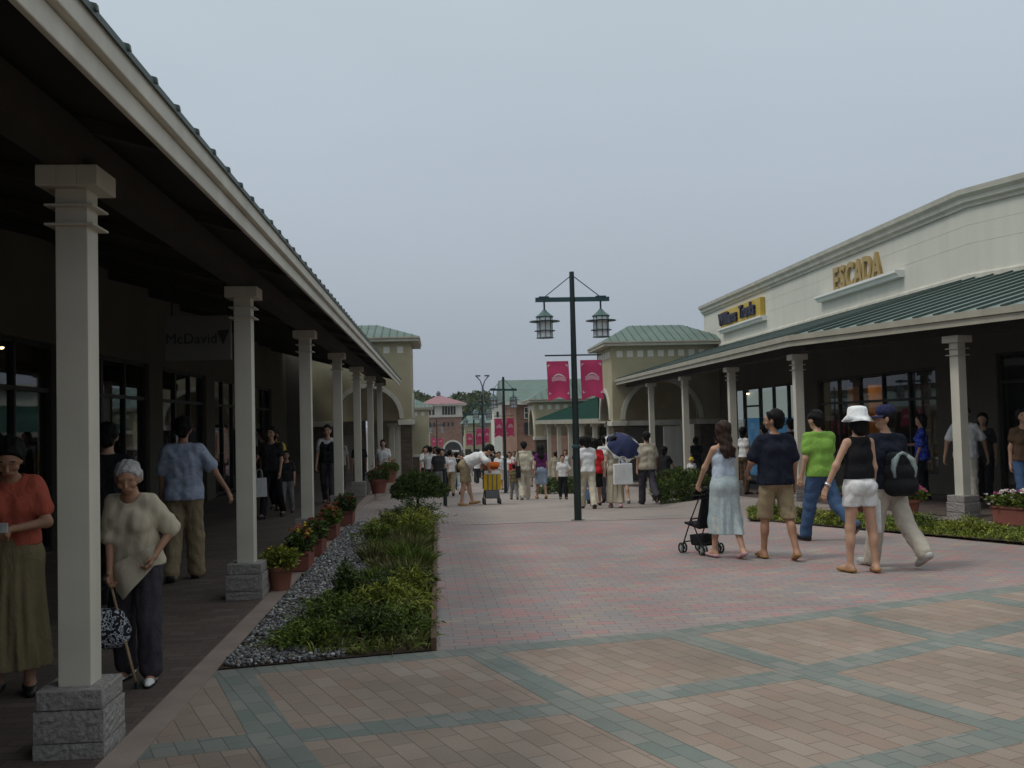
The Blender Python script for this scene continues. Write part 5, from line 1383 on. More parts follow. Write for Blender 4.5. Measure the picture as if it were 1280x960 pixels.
# --- group by the lamp post
GP = 'walkers grouped just beyond the lamp post'
person('woman in white top and cream trousers half hidden behind the lamp post', 3.30,22.2,1.62,0, WALK, W(trs('cream',infl=0.03,flare=0.085,hem=0.99), top('white',hem=0.88,infl=0.025), shoe(M_blackl), hair(None,'bob')), 0.016, fem=True, group=GP)
person('woman in bright red top and black knee length skirt by the parasol', 3.70,23.6,1.60,-6, WALK2, W(skirt('black',hem=0.50,r=0.16), top('red',hem=0.84,infl=0.03), shoe(M_blackl), hair(None,'bob')), 0.016, fem=True, group=GP)
Jpa = person('woman in long beige skirt and beige top holding the navy parasol', 3.92,22.2,1.58,-4, dict(lt=8,lk=4,rt=-8,rk=12,rh=(0.14,0.22,1.22),rcurl=1.4,la=-6,lab=14), W(skirt('beige',hem=0.12,r=0.20,amp=0.009), top('beige',hem=0.9,sleeve=0.3,infl=0.018), shoe(M_pinkl), hair(None,'bun')), 0.016, fem=True, group=GP)
person('person in light blue shirt, grey skirt and cream hat ahead of the parasol', 4.52,24.6,1.60,0, WALK, W(skirt('grey',hem=0.55,r=0.17), top('paleblue',hem=0.86,infl=0.026), shoe(M_sneak), hair(None,'bob'), hat=('bucket',C['cream'])), 0.018, fem=True, group=GP)
person('man in beige short sleeved shirt and dark trousers right of the parasol', 4.90,23.4,1.70,2, dict(lt=12,lk=4,rt=-22,rk=30,la=-8,ra=10,lab=12,rab=14), W(trs('charcoal',infl=0.03,flare=0.085), top('beige',hem=0.83,infl=0.04,sleeve=0.8), shoe(M_blackl,infl=0.014), hair(None,'short')), 0.016, girth=1.1, group=GP)
person('dark haired man in white shirt and dark trousers just ahead of the cream hatted person', 4.28,25.6,1.72,0, WALK2, W(trs('charcoal'), top('white',hem=0.88,infl=0.03), shoe(M_blackl), hair(None,'short')), 0.018, group=GP)
person('person in dark top and jeans ahead of the woman in bright red', 3.62,25.2,1.68,0, WALK, W(trs('denim'), top('dark',hem=0.86,infl=0.03), shoe(M_blackl), hair(None,'thick')), 0.018, group=GP)
# parasol tilted back over her shoulder
hd = Jpa['W'](Jpa['rwr']+np.array([0,0.0,0.05])); axv = Vector((0.20,-0.70,0.68)).normalized()
pr = empty('parasol', hd, 0, 'navy parasol with a white ruffled edge tilted back by the woman in the beige skirt', 'parasol')
rot = axv.to_track_quat('Z','Y').to_matrix()
def pv(x,y,z): return tuple(rot @ Vector((x,y,z)))
mb = MB(); mb.tube([pv(0,0,-0.16),pv(0,0,0.50)],0.008,8); mb.tube([pv(0,0,-0.20),pv(0,0,-0.14)],0.014,8); mb.build('shaft', M_iron, pr)
def gore(r0, r1, zf, scal, n=48):
    mb = MB(); K = 6
    for off in (0,-0.004):
        for i in range(K+1):
            r = lerp(r0,r1,i/K)
            for k in range(n):
                a = 2*math.pi*k/n; sc_ = 1-scal*abs(math.sin(a*4))*(i/K)**1.5
                mb.v.append(pv(r*sc_*math.cos(a), r*sc_*math.sin(a), zf(r)+off))
    m = (K+1)*n
    for i in range(K):
        for k in range(n):
            k2 = (k+1)%n; q = (i*n+k,i*n+k2,(i+1)*n+k2,(i+1)*n+k); mb.f += [q, tuple(j+m for j in q)[::-1]]; mb.m += [0,0]
    return mb
zf = lambda r: 0.50-1.15*r*r-0.05*r
gore(0.01,0.42,zf,0.20).build('canopy', cloth('parasol_navy',(0.028,0.034,0.085)), pr, smooth=True, fix=False)
gore(0.40,0.455,lambda r: zf(r)+0.004,0.20).build('ruffle', C['white'], pr, smooth=True, fix=False)
bag(4.05,21.92,0.22,0.1,0.42,0.46,0.14,C['white'],'large white shopping bag carried below the navy parasol')
# --- middle distance on the ramp
person('man in white shirt and beige shorts bending over the orange stroller', 0.66,26.3,1.94,-88, dict(lean=63,lt=14,lk=3,rt=-4,rk=4,lh=(-0.16,0.56,0.82),rh=(0.16,0.56,0.82),lpole=(-1,0,0.3),rpole=(1,0,0.3),hl=0.75,hp=10), W(shorts('khaki',hem=0.85,infl=0.036), top('white',hem=0.985,infl=0.035,sleeve=0.8), shoe(M_sandal), hair(None,'short')), 0.015, girth=1.08)
person('man in off white shirt and trousers walking beside the woman in purple', 2.52,29.6,1.72,0, WALK2, W(trs('cream',infl=0.03,flare=0.085), top('cream',hem=0.86,infl=0.034,sleeve=0.75), shoe(M_sneak), hair(None,'thick')), 0.018, girth=1.06)
person('woman in purple top and pale denim skirt with black hair', 3.04,29.9,1.62,3, WALK, W(skirt('paledenim',hem=0.47,r=0.15), top('purple',hem=0.92,infl=0.02,sleeve=0.4), shoe(M_sandal), hair(None,'long')), 0.018, fem=True)
person('child in white shirt and black trousers facing the camera near the lamp post', 3.58,28.9,1.27,176, dict(lt=10,lk=4,rt=-8,rk=10,lh=(-0.2,0.2,1.1),ra=4), W(trs('black',infl=0.028), top('white',hem=0.88,infl=0.03,sleeve=0.8), shoe(M_blackl), hair(None,'thick')), 0.014, face=True)
person('small child in grey clothes left of the man in off white', 2.22,29.8,1.05,5, WALK, W(trs('grey',infl=0.03), top('olive',hem=0.86), shoe(M_blackl), hair()), 0.018)
bag(2.32,29.35,0.02,1.4,0.30,0.34,0.12,C['black'],'black shoulder bag hanging at the side of the man in off white','bag',0.5,'shoulder_bag')
# --- left arcade
Jco = person('woman in coral T-shirt and long khaki skirt looking down behind the nearest left column', -2.72,6.62,1.62,-165, dict(lt=2,rt=-2,lh=(-0.02,0.25,1.10),rh=(0.08,0.27,1.10),lpole=(-1,-0.3,-0.5),rpole=(1,-0.3,-0.5),hp=32,lcurl=1.2,rcurl=1.2,lean=4), W(skirt('olive',hem=0.17,r=0.22,amp=0.012,vert=36), top('coral',hem=0.985,infl=0.024,sleeve=0.62), shoe(M_blackl), hair(None,'bob')), 0.011, fem=True, girth=1.08, skin=1, face=True)
c = Jco['W']((Jco['lwr']+Jco['rwr'])/2+np.array([0,0.09,0.02])); cm = empty('compact_camera', c, R(-165), 'small grey compact camera in the hands of the woman in coral', 'camera')
mb = MB(); mb.box(-0.05,0.05,-0.014,0.014,-0.03,0.03); mb.build('case', M_sneak, cm, bevel=0.005); mb = MB(); mb.tube([(0.01,0.014,0),(0.01,0.035,0)],0.02,14); mb.build('lens', M_iron, cm)
Jgr = person('elderly woman with white hair and cream shawl top leaning on a cane', -1.99,6.78,1.47,172, dict(lean=13,lt=7,lk=10,rt=-1,rk=12,lb=3,rb=5,rh=(0.12,0.20,0.86),rpole=(0.7,-0.6,-0.3),rcurl=1.4,lh=(-0.20,0.14,0.97),lpole=(-0.6,-0.8,-0.4),lcurl=0.9,hp=6,hl=0.9,hy=14,toe=14,ns=0.03),
    W(trs('charcoal',infl=0.036,flare=0.085,hem=0.90), top('shawl',hem=0.88,infl=0.030,sleeve=0.92,neck=1.41), shoe(C['white'],infl=0.003,name='sock',hi=0.07), shoe(M_blackl,infl=0.009,name='sandal',hi=-0.035), hair(M_hairw,'thin'), brows=0), 0.010, fem=True, girth=1.05, skin=1, face=True)
# pale cloth folded over her arm and hanging to a point
p = Jgr['W'](Jgr['lwr']); 
tw = empty('folded_cloth', p, R(172), 'cream cloth with a pointed hem hanging from the arm of the elderly woman', 'cloth')
nx, nz = 14, 14; mb = MB()
for off in (0.0, 0.006):
    for j in range(nz+1):
        for i in range(nx+1):
            u, v = i/nx, j/nz
            x = lerp(-0.01,0.27,u); top_ = lerp(0.07,-0.06,u) ; bot = -0.06-0.22*min(1,u/0.7)*(1 if u < 0.7 else 1-(u-0.7)*1.2)
            mb.v.append((x, 0.035-off+0.012*math.sin(u*9+v*3)+0.03*math.sin(u*math.pi), lerp(top_,bot,v)))
m = (nx+1)*(nz+1)
for j in range(nz):
    for i in range(nx):
        q = (j*(nx+1)+i,j*(nx+1)+i+1,(j+1)*(nx+1)+i+1,(j+1)*(nx+1)+i); mb.f += [q, tuple(k+m for k in q)[::-1]]; mb.m += [0,0]
o_ = mb.build('drape', cloth('shawl',(0.50,0.44,0.33),0.12,0.2,0.2), tw, smooth=True, fix=False)
# cane: shaft, crook handle, rubber tip
p = Jgr['W'](Jgr['rwr']+Jgr['rhd']*0.07); foot = Vector((-1.945,6.60,0.014)); q = p-foot
cn = empty('walking_cane', foot, 0, 'slim wooden walking cane held by the elderly woman', 'cane')
mb = MB(); mb.tube([q*0.02,q*0.45],0.0095,10); mb.tube([q*0.46,q*0.985],0.0085,10); mb.build('shaft', mat('cane_wood',(0.30,0.20,0.12),0.4,0.15,10), cn, smooth=True)
mb = MB(); mb.tube([q*0.985,q*1.03,q*1.06+Vector((0,-0.03,0)),q*1.05+Vector((0,-0.08,0)),q*1.02+Vector((0,-0.105,0))],0.011,10); mb.build('crook', M_blackl, cn, smooth=True)
mb = MB(); mb.lathe((0,0,0),[(0.018,0),(0.016,0.03),(0.011,0.045)],12); mb.build('rubber_tip', M_iron, cn)
M_check = ramp_mat('checked_bag_cloth', [(0.0,(0.015,0.016,0.02)),(0.5,(0.45,0.47,0.50)),(0.58,(0.02,0.022,0.03)),(0.66,(0.35,0.40,0.45))], 34, 0.7, 1.0, constant=True)
hb = empty('handbag', (p.x-0.03,p.y-0.0,p.z-0.42), R(10), 'black and white patterned handbag hanging beside the cane', 'handbag')
D = Sd(0.03); D.cap([-0.05,0,0.09],[0.06,0,0.09],0.10,None,(1,0.6,1)); D.cap([-0.045,0,0.18],[0.05,0,0.18],0.07,None,(1,0.6,1)); v, f = D.mesh(0.008); np_mesh('bag_body', v, f, M_check, hb, True)
mb = MB(); mb.tube([(-0.07,0,0.2),(-0.03,0,0.36),(0.03,0,0.43),(0.06,0,0.36),(0.09,0,0.2)],0.007,8); mb.build('handle', M_blackl, hb, smooth=True)
lf = empty('leaflet', (p.x-0.17,p.y-0.05,p.z+0.08), R(20), 'white paper leaflet held beside the nearest left column', 'leaflet')
mb = MB(); mb.obox((0,0,0),(0.9,0.1,-0.42),(0.1,-0.99,0),(0.42,0.05,0.9),0.10,0.003,0.075); mb.build('sheet', mat('paper',(0.60,0.58,0.56),0.8,0.05,5), lf)
person('man in light blue printed T-shirt and khaki trousers walking away under the left arcade', -2.80,11.25,1.76,2, dict(lt=-6,lk=12,rt=10,rk=4,la=-8,ra=-10,rab=36,re=10,rin=0.9,hp=6), W(trs('khaki',infl=0.04,flare=0.09), top('print_blue',hem=0.85,infl=0.035,sleeve=0.75), shoe(M_blackl), hair(None,'thick')), 0.012, girth=1.08, skin=1)
person('man dressed all in black walking behind the elderly woman', -2.98,9.3,1.72,8, WALK, W(trs('black',infl=0.03), top('black',hem=0.86,infl=0.03), shoe(M_blackl), hair(None,'thick')), 0.014, girth=1.05)
AG = 'people in the shade of the left arcade'
person('man in dark waistcoat over a white shirt walking towards the camera in the left arcade', -2.36,21.6,1.70,178, WALK, W(trs('charcoal'), top('white',hem=0.95,sleeve=0.6,infl=0.018), ('top',dict(m=C['black'],hem=0.92,sleeve=0,infl=0.026,neck=1.33,name='waistcoat')), shoe(M_blackl), hair(None,'thick')), 0.016, face=True, group=AG)
for i, (x, y, h, hd_, t, l, lab) in enumerate(((-3.05,18.6,1.66,170,'dark','black','person in dark clothes left of the third left column'),(-3.28,20.4,1.62,175,'yellow','black','person in a yellowish top deep in the left arcade'),(-2.9,19.4,1.20,182,'dark','grey','child in dark top and grey trousers beside the third left column'),
        (-2.6,26.5,1.66,0,'grey','dark','person in grey top walking away between the fourth and fifth left columns'),(-1.75,32.0,1.68,180,'white','dark','person in white top standing by the pier of the left tower'),(-2.35,30.0,1.64,10,'black','black','person in black deep in the left arcade near its far end'),(-3.9,22.5,1.70,90,'brown','black','person in brown top close to the left shop windows'))):
    person(lab, x, y, h, hd_, WALK if i % 2 else WALK2, W(trs(l), top(t), shoe(M_blackl), hair(None,'short' if i % 2 else 'bob')), 0.02, skin=i % 2, group=AG, face=(hd_ > 160 and i < 3))
bag(-3.22,18.3,0.42,0.3,0.26,0.34,0.10,C['white'],'white plastic shopping bag hanging in the shade of the left arcade')
# --- right arcade
RG = 'people in the shade of the right arcade'
person('woman in blue floral blouse and black trousers behind the man with the backpack', 9.0,18.1,1.58,60, dict(STAND,rh=(0.1,0.28,1.1)), W(trs('black'), top('floral',hem=0.80,infl=0.03,sleeve=0.9), shoe(M_blackl), hair(None,'bob')), 0.015, fem=True, group=RG)
person('man in white short sleeved shirt and pale trousers striding behind the nearest right column', 8.92,16.4,1.72,150, dict(lt=16,lk=4,rt=-14,rk=12,la=-14,lab=26,ra=10,rab=24,re=6,le=6), W(trs('lightkhaki',infl=0.03,flare=0.08), top('white',hem=0.85,infl=0.03,sleeve=0.7), shoe(M_blackl), hair(None,'short')), 0.013, face=True, skin=1, group=RG)
person('woman in dark clothes walking just behind the man in the white shirt', 9.75,17.3,1.60,140, WALK, W(trs('black'), top('dark'), shoe(M_blackl), hair(None,'bob')), 0.018, fem=True, group=RG)
person('person in brown top and blue jeans at the far right edge above the flower box', 9.02,14.85,1.66,165, WALK2, W(trs('denim'), top('brown',sleeve=0.5), shoe(M_sneak), hair(None,'bob')), 0.014, fem=True, group=RG, face=True)
person('woman in white top with dark strap and brown trousers by the lit blue windows', 7.42,23.9,1.60,-70, STAND, W(trs('brown'), top('white',hem=0.95,sleeve=0.4), shoe(M_blackl), hair(None,'bob')), 0.016, fem=True, skin=1, group=RG)
person('person in black before the lit blue windows, left of the dark capped man', 7.85,23.7,1.62,20, dict(STAND,rh=(0.2,0.25,1.0)), W(trs('dark'), top('black',sleeve=1.6), shoe(M_blackl), hair(None,'thick')), 0.018, group=RG)
person('man in black with dark cap in front of the lit blue windows', 8.15,22.7,1.70,10, STAND, W(trs('grey'), top('black'), shoe(M_blackl), hair(None,'short'), hat=('cap',C['black'])), 0.018, group=RG)
person('toddler in white with a yellow hat behind the clipped right hedge', 7.05,27.6,0.92,170, STAND, W(trs('white'), top('white',hem=0.86), shoe(M_sneak), hair(None,'short'), hat=('bucket',C['yellow'])), 0.013, group=RG, face=True)
person('person in black top and white trousers beyond the fourth right column', 9.3,33.0,1.70,0, STAND, W(trs('white'), top('black'), shoe(M_blackl), hair(None,'short')), 0.02, group=RG)
person('second person in black beyond the fourth right column, farther left', 8.75,33.6,1.66,0, WALK, W(trs('dark'), top('black'), shoe(M_blackl), hair(None,'bob')), 0.02, group=RG)
person('seated person in black on the bench under the right arcade', 6.92,30.3,1.66,-60, dict(lt=84,lk=84,rt=84,rk=84,lh=(-0.1,0.35,0.98),rh=(0.12,0.35,0.98)), W(trs('black'), top('black'), shoe(M_blackl), hair(None,'bob')), 0.018, group=RG)
bn = empty('bench', (6.92,30.3,ter(6.92,30.3)+0.01), R(-60), 'dark bench under the right arcade with one person sitting on it', 'bench')
mb = MB(); 
for k in range(4): mb.box(-0.6,0.6,-0.20+k*0.10,-0.11+k*0.10,0.32,0.355)
mb.build('seat', M_wood, bn)
for s in (-0.5,0.5):
    mb = MB(); mb.box(s-0.03,s+0.03,-0.18,0.17,0,0.318); mb.build('leg', M_iron, bn)
# --- far crowd down the ramp
FG = 'people in the far crowd down the ramp'
crowd = [(538,34,'white','dark','person in white top behind the round bush, leftmost of the crowd'),(545,37,'black','white','person in black top and white trousers behind the round bush'),(553,35,'white','black','person in white top between the round bush and the bollard'),
 (570,38,'black','white','person in black top and white trousers right of the bollard'),(541,56,'white','dark','tall figure in white far behind the round bush by the left tower'),(549,60,'white','black','distant figure in white below the paired banners'),(556,64,'pink','dark','distant figure in pale pink left of the arched doorway'),
 (563,50,'cream','dark','figure in cream top just above the bollard'),(574,54,'white','denim','figure in white top and jeans left of the bending man'),(579,70,'dark','dark','dark figure under the arched doorway'),(585,62,'pink','grey','figure in pink top above the bending man\'s back'),(567,90,'dark','black','tiny dark figure at the foot of the brick building'),
 (573,96,'white','dark','tiny white topped figure before the arched doorway'),(560,98,'black','grey','tiny black topped figure left of the doorway'),(598,66,'black','dark','dark figure directly behind the bending man\'s head'),(624,44,'white','lightkhaki','figure in white left of the second lamp post'),(637,42,'white','grey','person in white with a red bag right of the second lamp post'),
 (618,70,'dark','dark','dark figure between the orange stroller and the second lamp post'),(647,64,'cream','dark','distant figure in cream beyond the man in off white'),(667,60,'grey','dark','distant figure in grey between the man in off white and the woman in purple'),(694,46,'beige','beige','figure in beige by the far right columns'),(590,84,'white','black','tiny figure in white over the bending man\'s back'),
 (530,48,'dark','black','dark figure close to the left tower wall'),(535,80,'white','grey','tiny figure in white beside the small far tower'),(608,54,'white','denim','figure in white and jeans behind the orange stroller'),(655,85,'black','dark','tiny dark figure beyond the second lamp post'),
 (544,42,'grey','dark','person in grey top just left of the bollard, beyond the bush'),(551,46,'white','denim','person in white top and jeans in front of the paired far banners'),(559,43,'dark','khaki','person in dark top and khaki trousers right beside the bollard'),
 (566,58,'white','black','figure in white above the black topped person by the bollard'),(577,44,'grey','black','person in grey top at the bending man\'s hip'),(534,40,'white','black','person in white top partly hidden by the round bush'),
 (571,74,'pink','grey','tiny figure in pink before the arched doorway'),(583,88,'white','dark','tiny white figure under the pink banners'),(602,76,'cream','dark','tiny cream figure left of the tall light mast foot'),
 (614,58,'black','grey','figure in black top above the orange stroller'),(630,74,'white','dark','tiny white figure right behind the second lamp post'),(643,56,'white','black','figure in white left of the man in off white')]
for i, (pxx, Y, t, l, lab) in enumerate(crowd):
    q = px(pxx, 575, Y); h = 1.58+0.16*((i*37) % 10)/10
    person(lab, q[0], Y, h, (0,180,170,5,190,0,15)[i % 7], WALK if i % 2 else WALK2, W(trs(l) if i % 5 else skirt(l if l != 'denim' else 'grey',hem=0.45), top(t,infl=0.03), shoe(M_blackl), hair(None,('short','bob','thick')[i % 3])), 0.022 if Y < 60 else 0.03, fem=(i % 3 == 1), group=FG, skin=i % 2)
more = [(532,36,'white','black','seated looking figure in white at the left edge of the round bush'),(548,33,'dark','grey','person in dark top just above the round bush, right side'),(562,36,'white','khaki','person in white top and khaki trousers close behind the bollard'),
 (546,50,'black','dark','dark figure between two white topped people near the left tower'),(553,52,'white','grey','figure in white top left of the bollard, farther down the ramp'),(567,46,'pink','denim','figure in pale pink top and jeans right of the bollard'),
 (573,60,'white','dark','distant figure in white at the left of the bending man, below the doorway'),(581,52,'black','dark','dark figure touching the bending man\'s back in the view'),(537,62,'grey','black','distant figure in grey against the left tower pier'),
 (558,72,'white','black','small figure in white below the left edge of the doorway'),(588,72,'black','grey','small dark figure above the bending man\'s shoulders'),(596,56,'white','dark','figure in white above the bending man\'s head'),
 (604,64,'dark','dark','dark figure right of the tall light mast foot'),(621,52,'black','black','figure in black close left of the second lamp post'),(634,50,'white','dark','figure in white close right of the second lamp post'),
 (646,46,'black','denim','figure in black top and jeans left of the man in off white'),(668,48,'white','grey','figure in white between the man in off white and the woman in purple'),(698,54,'dark','dark','dark figure under the far right canopy'),(707,48,'white','beige','figure in pale clothes under the far right canopy')]
for i, (pxx, Y, t, l, lab) in enumerate(more):
    q = px(pxx, 575, Y)
    person(lab, q[0], Y, 1.56+0.15*((i*53) % 10)/10, (180,10,0,170,-20)[i % 5], WALK2 if i % 2 else WALK, W(trs(l) if i % 4 else skirt(l if l != 'denim' else 'grey',hem=0.45), top(t,infl=0.028), shoe(M_blackl), hair(None,('bob','short','thick')[i % 3])), 0.022 if Y < 60 else 0.03, fem=(i % 4 == 0), group=FG, skin=i % 2)
q = px(641.5,584,41.7); bag(q[0],41.7,q[2]-0.2,0.2,0.36,0.36,0.12,C['red'],'bright red bag carried right of the second lamp post','bag')

# ---------------------------------------------------------------- strollers
def wheel(parent, x, y, r, wd=0.03):
    mb = MB(); n = 20
    for k in range(n):
        a0, a1 = 2*math.pi*k/n, 2*math.pi*(k+1)/n
        P = lambda a, rr, xx: (x+xx, y+rr*math.cos(a), r+rr*math.sin(a))
        for (ra, rb, xa, xb) in ((r,r,-wd/2,wd/2),(r*0.72,r*0.72,wd/2,-wd/2),(r*0.72,r,-wd/2,-wd/2),(r,r*0.72,wd/2,wd/2)):
            mb.add([P(a0,ra,xa),P(a1,ra,xa),P(a1,rb,xb),P(a0,rb,xb)],[(0,1,2,3)])
    w_ = mb.build('wheel', M_iron, parent, fix=False)
    mb = MB(); mb.tube([(x-wd*0.45,y,r),(x+wd*0.45,y,r)], r*0.28, 12)
    for k in range(5):
        a = 2*math.pi*k/5; mb.bar((x,y,r),(x,y+r*0.72*math.cos(a),r+r*0.72*math.sin(a)),0.012)
    mb.build('hub', mat('wheel_grey',(0.30,0.32,0.33),0.5,0.1,5), w_)
M_fab = cloth('stroller_black',(0.013,0.013,0.016))
st = empty('stroller', (3.17,12.0,ter(3.17,12.0)+0.008), R(30), 'black folding stroller pushed by the woman in the pale blue skirt', 'stroller')
for s in (-0.2,0.2):
    for y in (-0.22,0.30):
        for d in (-0.035,0.035): wheel(st, s+d, y, 0.075, 0.022)
    mb = MB()
    mb.tube([(s,-0.22,0.10),(s*1.0,0.06,0.50),(s*1.1,-0.16,0.78),(s*1.15,-0.30,0.94)],0.012,8); mb.tube([(s,0.30,0.10),(s*1.02,0.05,0.52)],0.012,8); mb.tube([(s-0.035,-0.22,0.075),(s+0.035,-0.22,0.075)],0.01,6); mb.tube([(s-0.035,0.30,0.075),(s+0.035,0.30,0.075)],0.01,6); mb.tube([(s,0.30,0.075),(s,0.30,0.11)],0.012,6); mb.tube([(s,-0.22,0.075),(s,-0.22,0.11)],0.012,6)
    mb.build('frame', M_frame, st, smooth=False)
    mb = MB(); mb.tube([(s*1.15,-0.29,0.93),(s*1.16,-0.37,0.965),(s*1.16,-0.42,0.95)],0.019,10); mb.build('handle', M_iron, st, smooth=True)
mb = MB(); mb.tube([(-0.2,-0.20,0.16),(0.2,-0.20,0.16)],0.01,8); mb.tube([(-0.2,0.27,0.16),(0.2,0.27,0.16)],0.01,8); mb.tube([(-0.21,0.055,0.50),(0.21,0.055,0.50)],0.01,8); mb.build('crossbar', M_frame, st)
mb = MB(); mb.prism([(-0.12,0.36),(0.26,0.42),(0.27,0.45),(-0.05,0.42),(-0.20,0.82),(-0.235,0.81)], -0.185, 0.185, 0, 'X'); mb.build('seat', M_fab, st, bevel=0.012)
mb = MB(); mb.prism([(-0.19,0.12),(0.12,0.12),(0.16,0.27),(-0.20,0.29)], -0.17, 0.17, 0, 'X'); mb.build('basket', M_fab, st, bevel=0.02)
D = Sd(0.03)
for i in range(6):
    a = R(20+i*24); D.cap([-0.17,-0.16+0.22*math.cos(a)*0.9,0.74+0.20*math.sin(a)],[0.17,-0.16+0.22*math.cos(a)*0.9,0.74+0.20*math.sin(a)],0.028)
v, f = D.mesh(0.012); np_mesh('canopy', v, f, M_fab, st, True)
st.scale = (0.70,0.66,0.84)
so = empty('stroller', (1.38,26.6,ter(1.40,26.6)+0.006), R(4), 'orange and yellow striped stroller under the bending man', 'stroller')
for s in (-0.24,0.24):
    for y in (-0.2,0.3): wheel(so, s, y, 0.09, 0.05)
    mb = MB(); mb.tube([(s,-0.2,0.09),(s*0.9,0.05,0.5),(s,-0.25,1.0)],0.014,8); mb.tube([(s,0.3,0.09),(s*0.9,0.05,0.5)],0.014,8); mb.build('frame', M_frame, so)
M_or = cloth('stroller_orange',(0.55,0.12,0.02)); M_ye = cloth('stroller_yellow',(0.62,0.40,0.02)); M_gy = cloth('stroller_grey',(0.13,0.13,0.14))
mb = MB(); mb.prism([(-0.22,0.42),(-0.30,0.86),(-0.26,0.86),(-0.17,0.42)], -0.27, 0.27, 0, 'X'); bk = mb.build('backrest', M_ye, so, bevel=0.015)
mb = MB()
for xx in (-0.14,0.0,0.14): mb.prism([(-0.228,0.42),(-0.309,0.86),(-0.29,0.86),(-0.21,0.42)], xx-0.018, xx+0.018, 0, 'X')
mb.build('stripe', M_gy, bk)
mb = MB(); mb.prism([(-0.305,0.865),(-0.30,0.96),(-0.24,0.96),(-0.25,0.865)], -0.25, 0.25, 0, 'X'); mb.build('headband', C['white'], so, bevel=0.01)
D = Sd(0.04)
for i in range(5):
    a = R(10+i*32); D.cap([-0.20,-0.14+0.17*math.cos(a),1.0+0.16*math.sin(a)],[0.20,-0.14+0.17*math.cos(a),1.0+0.16*math.sin(a)],0.045)
v, f = D.mesh(0.016); np_mesh('canopy', v, f, M_or, so, True)
so.scale = (0.84,0.84,0.94)
mb = MB(); mb.prism([(-0.25,0.18),(0.15,0.18),(0.2,0.41),(-0.22,0.41)], -0.22, 0.22, 0, 'X'); mb.build('basket', M_gy, so, bevel=0.03)
# ---------------------------------------------------------------- plants
def leaf_quads(P, Dr, ln, wd, droop=0.15):
    """n leaves: base points, directions, lengths, widths -> bent two-quad blades"""
    n = len(P); up = nrng.normal(0,1,(n,3)); sd = np.cross(Dr,up); sd /= (np.linalg.norm(sd,axis=1)[:,None]+1e-9)
    mid = P+Dr*ln[:,None]*0.5; tip = P+Dr*ln[:,None]; tip[:,2] -= ln*droop; w2 = sd*wd[:,None]*0.5
    V = np.stack([P-w2*0.35,P+w2*0.35,mid+w2,mid-w2,tip+w2*0.15,tip-w2*0.15],1).reshape(-1,3)
    b = (np.arange(n)*6)[:,None]
    return V, np.concatenate([b+np.array([0,1,2,3]), b+np.array([3,2,4,5])])
def unit_rows(A): return A/(np.linalg.norm(A,axis=1)[:,None]+1e-9)
def foliage(name, V, Fq, mats, parent, w=None):
    k = len(mats); nl = len(Fq)//2
    pick = nrng.choice(k, nl, p=w); mi = np.concatenate([pick,pick])
    return np_mesh(name, V, Fq, mats, parent, False, mi)
def fol(name, c, s=1.0):
    m = mat('leaf_'+name, tuple(k*1.3 for k in c), 0.6, 0.25, 9, spec=0.25)
    nt = m.node_tree; b = [n for n in nt.nodes if n.type == 'BSDF_PRINCIPLED'][0]
    return m
G_dark = [fol('deep',(0.028,0.045,0.010)), fol('deep_mid',(0.045,0.068,0.013)), fol('deep_pale',(0.07,0.098,0.018))]  # each set: three leaf tones dealt out at random, leaf by leaf
G_mid = [fol('mid_dark',(0.045,0.068,0.010)), fol('mid',(0.078,0.112,0.014)), fol('mid_pale',(0.12,0.155,0.02))]
G_yel = [fol('yel_dark',(0.08,0.10,0.012)), fol('yel',(0.145,0.165,0.018)), fol('yel_pale',(0.21,0.22,0.03))]
G_dry = [fol('dry_dark',(0.06,0.065,0.018)), fol('dry',(0.11,0.105,0.035)), fol('dry_pale',(0.17,0.15,0.06))]
M_stem = mat('bark', (0.06,0.042,0.028), 0.9, 0.2, 8)
def spreading_shrub(label, x, y, rad, h, mats, n=70, seed=0, name='juniper_shrub', cat='shrub', group=None, leaf=0.05, per=34, z=None):
    """arching sprays set with short needles"""
    zg = ter(x,y)+0.02 if z is None else z
    o = empty(name, (x,y,zg), 0, label, cat, group)
    a = nrng.uniform(0,2*math.pi,n); el = nrng.uniform(0.15,1.25,n); L_ = rad*nrng.uniform(0.55,1.12,n)
    Ps, Ds = [], []; st = MB()
    for i in range(n):
        hx = math.cos(a[i]); hy = math.sin(a[i]); t = np.linspace(0.12,1,per)
        r = L_[i]*t*math.cos(el[i])*1.1; zz = h*nrng.uniform(0.75,1.15)*(math.sin(el[i])*0.9+0.25)*(1-(1-t)**2)*(1-0.25*t*t)
        c = np.stack([hx*r+0.03*np.sin(t*5+i),hy*r+0.03*np.cos(t*4+i),zz],1)
        tn = unit_rows(np.gradient(c,axis=0)); Ps.append(c+nrng.normal(0,0.012,c.shape)); Ds.append(unit_rows(tn*0.8+nrng.normal(0,0.55,c.shape)+[0,0,0.25]))
        if i % 4 == 0: st.tube([c[0]*0.2,c[per//2],c[-3]],[0.007,0.005,0.002],5)
    P = np.concatenate(Ps); Dd = np.concatenate(Ds); m = len(P)
    V, Fq = leaf_quads(P, Dd, nrng.uniform(0.6,1.4,m)*leaf, nrng.uniform(0.7,1.3,m)*leaf*0.26)
    foliage('foliage', V, Fq, mats, o, [0.36,0.40,0.24])
    st.build('stem', M_stem, o, fix=False)
    return o
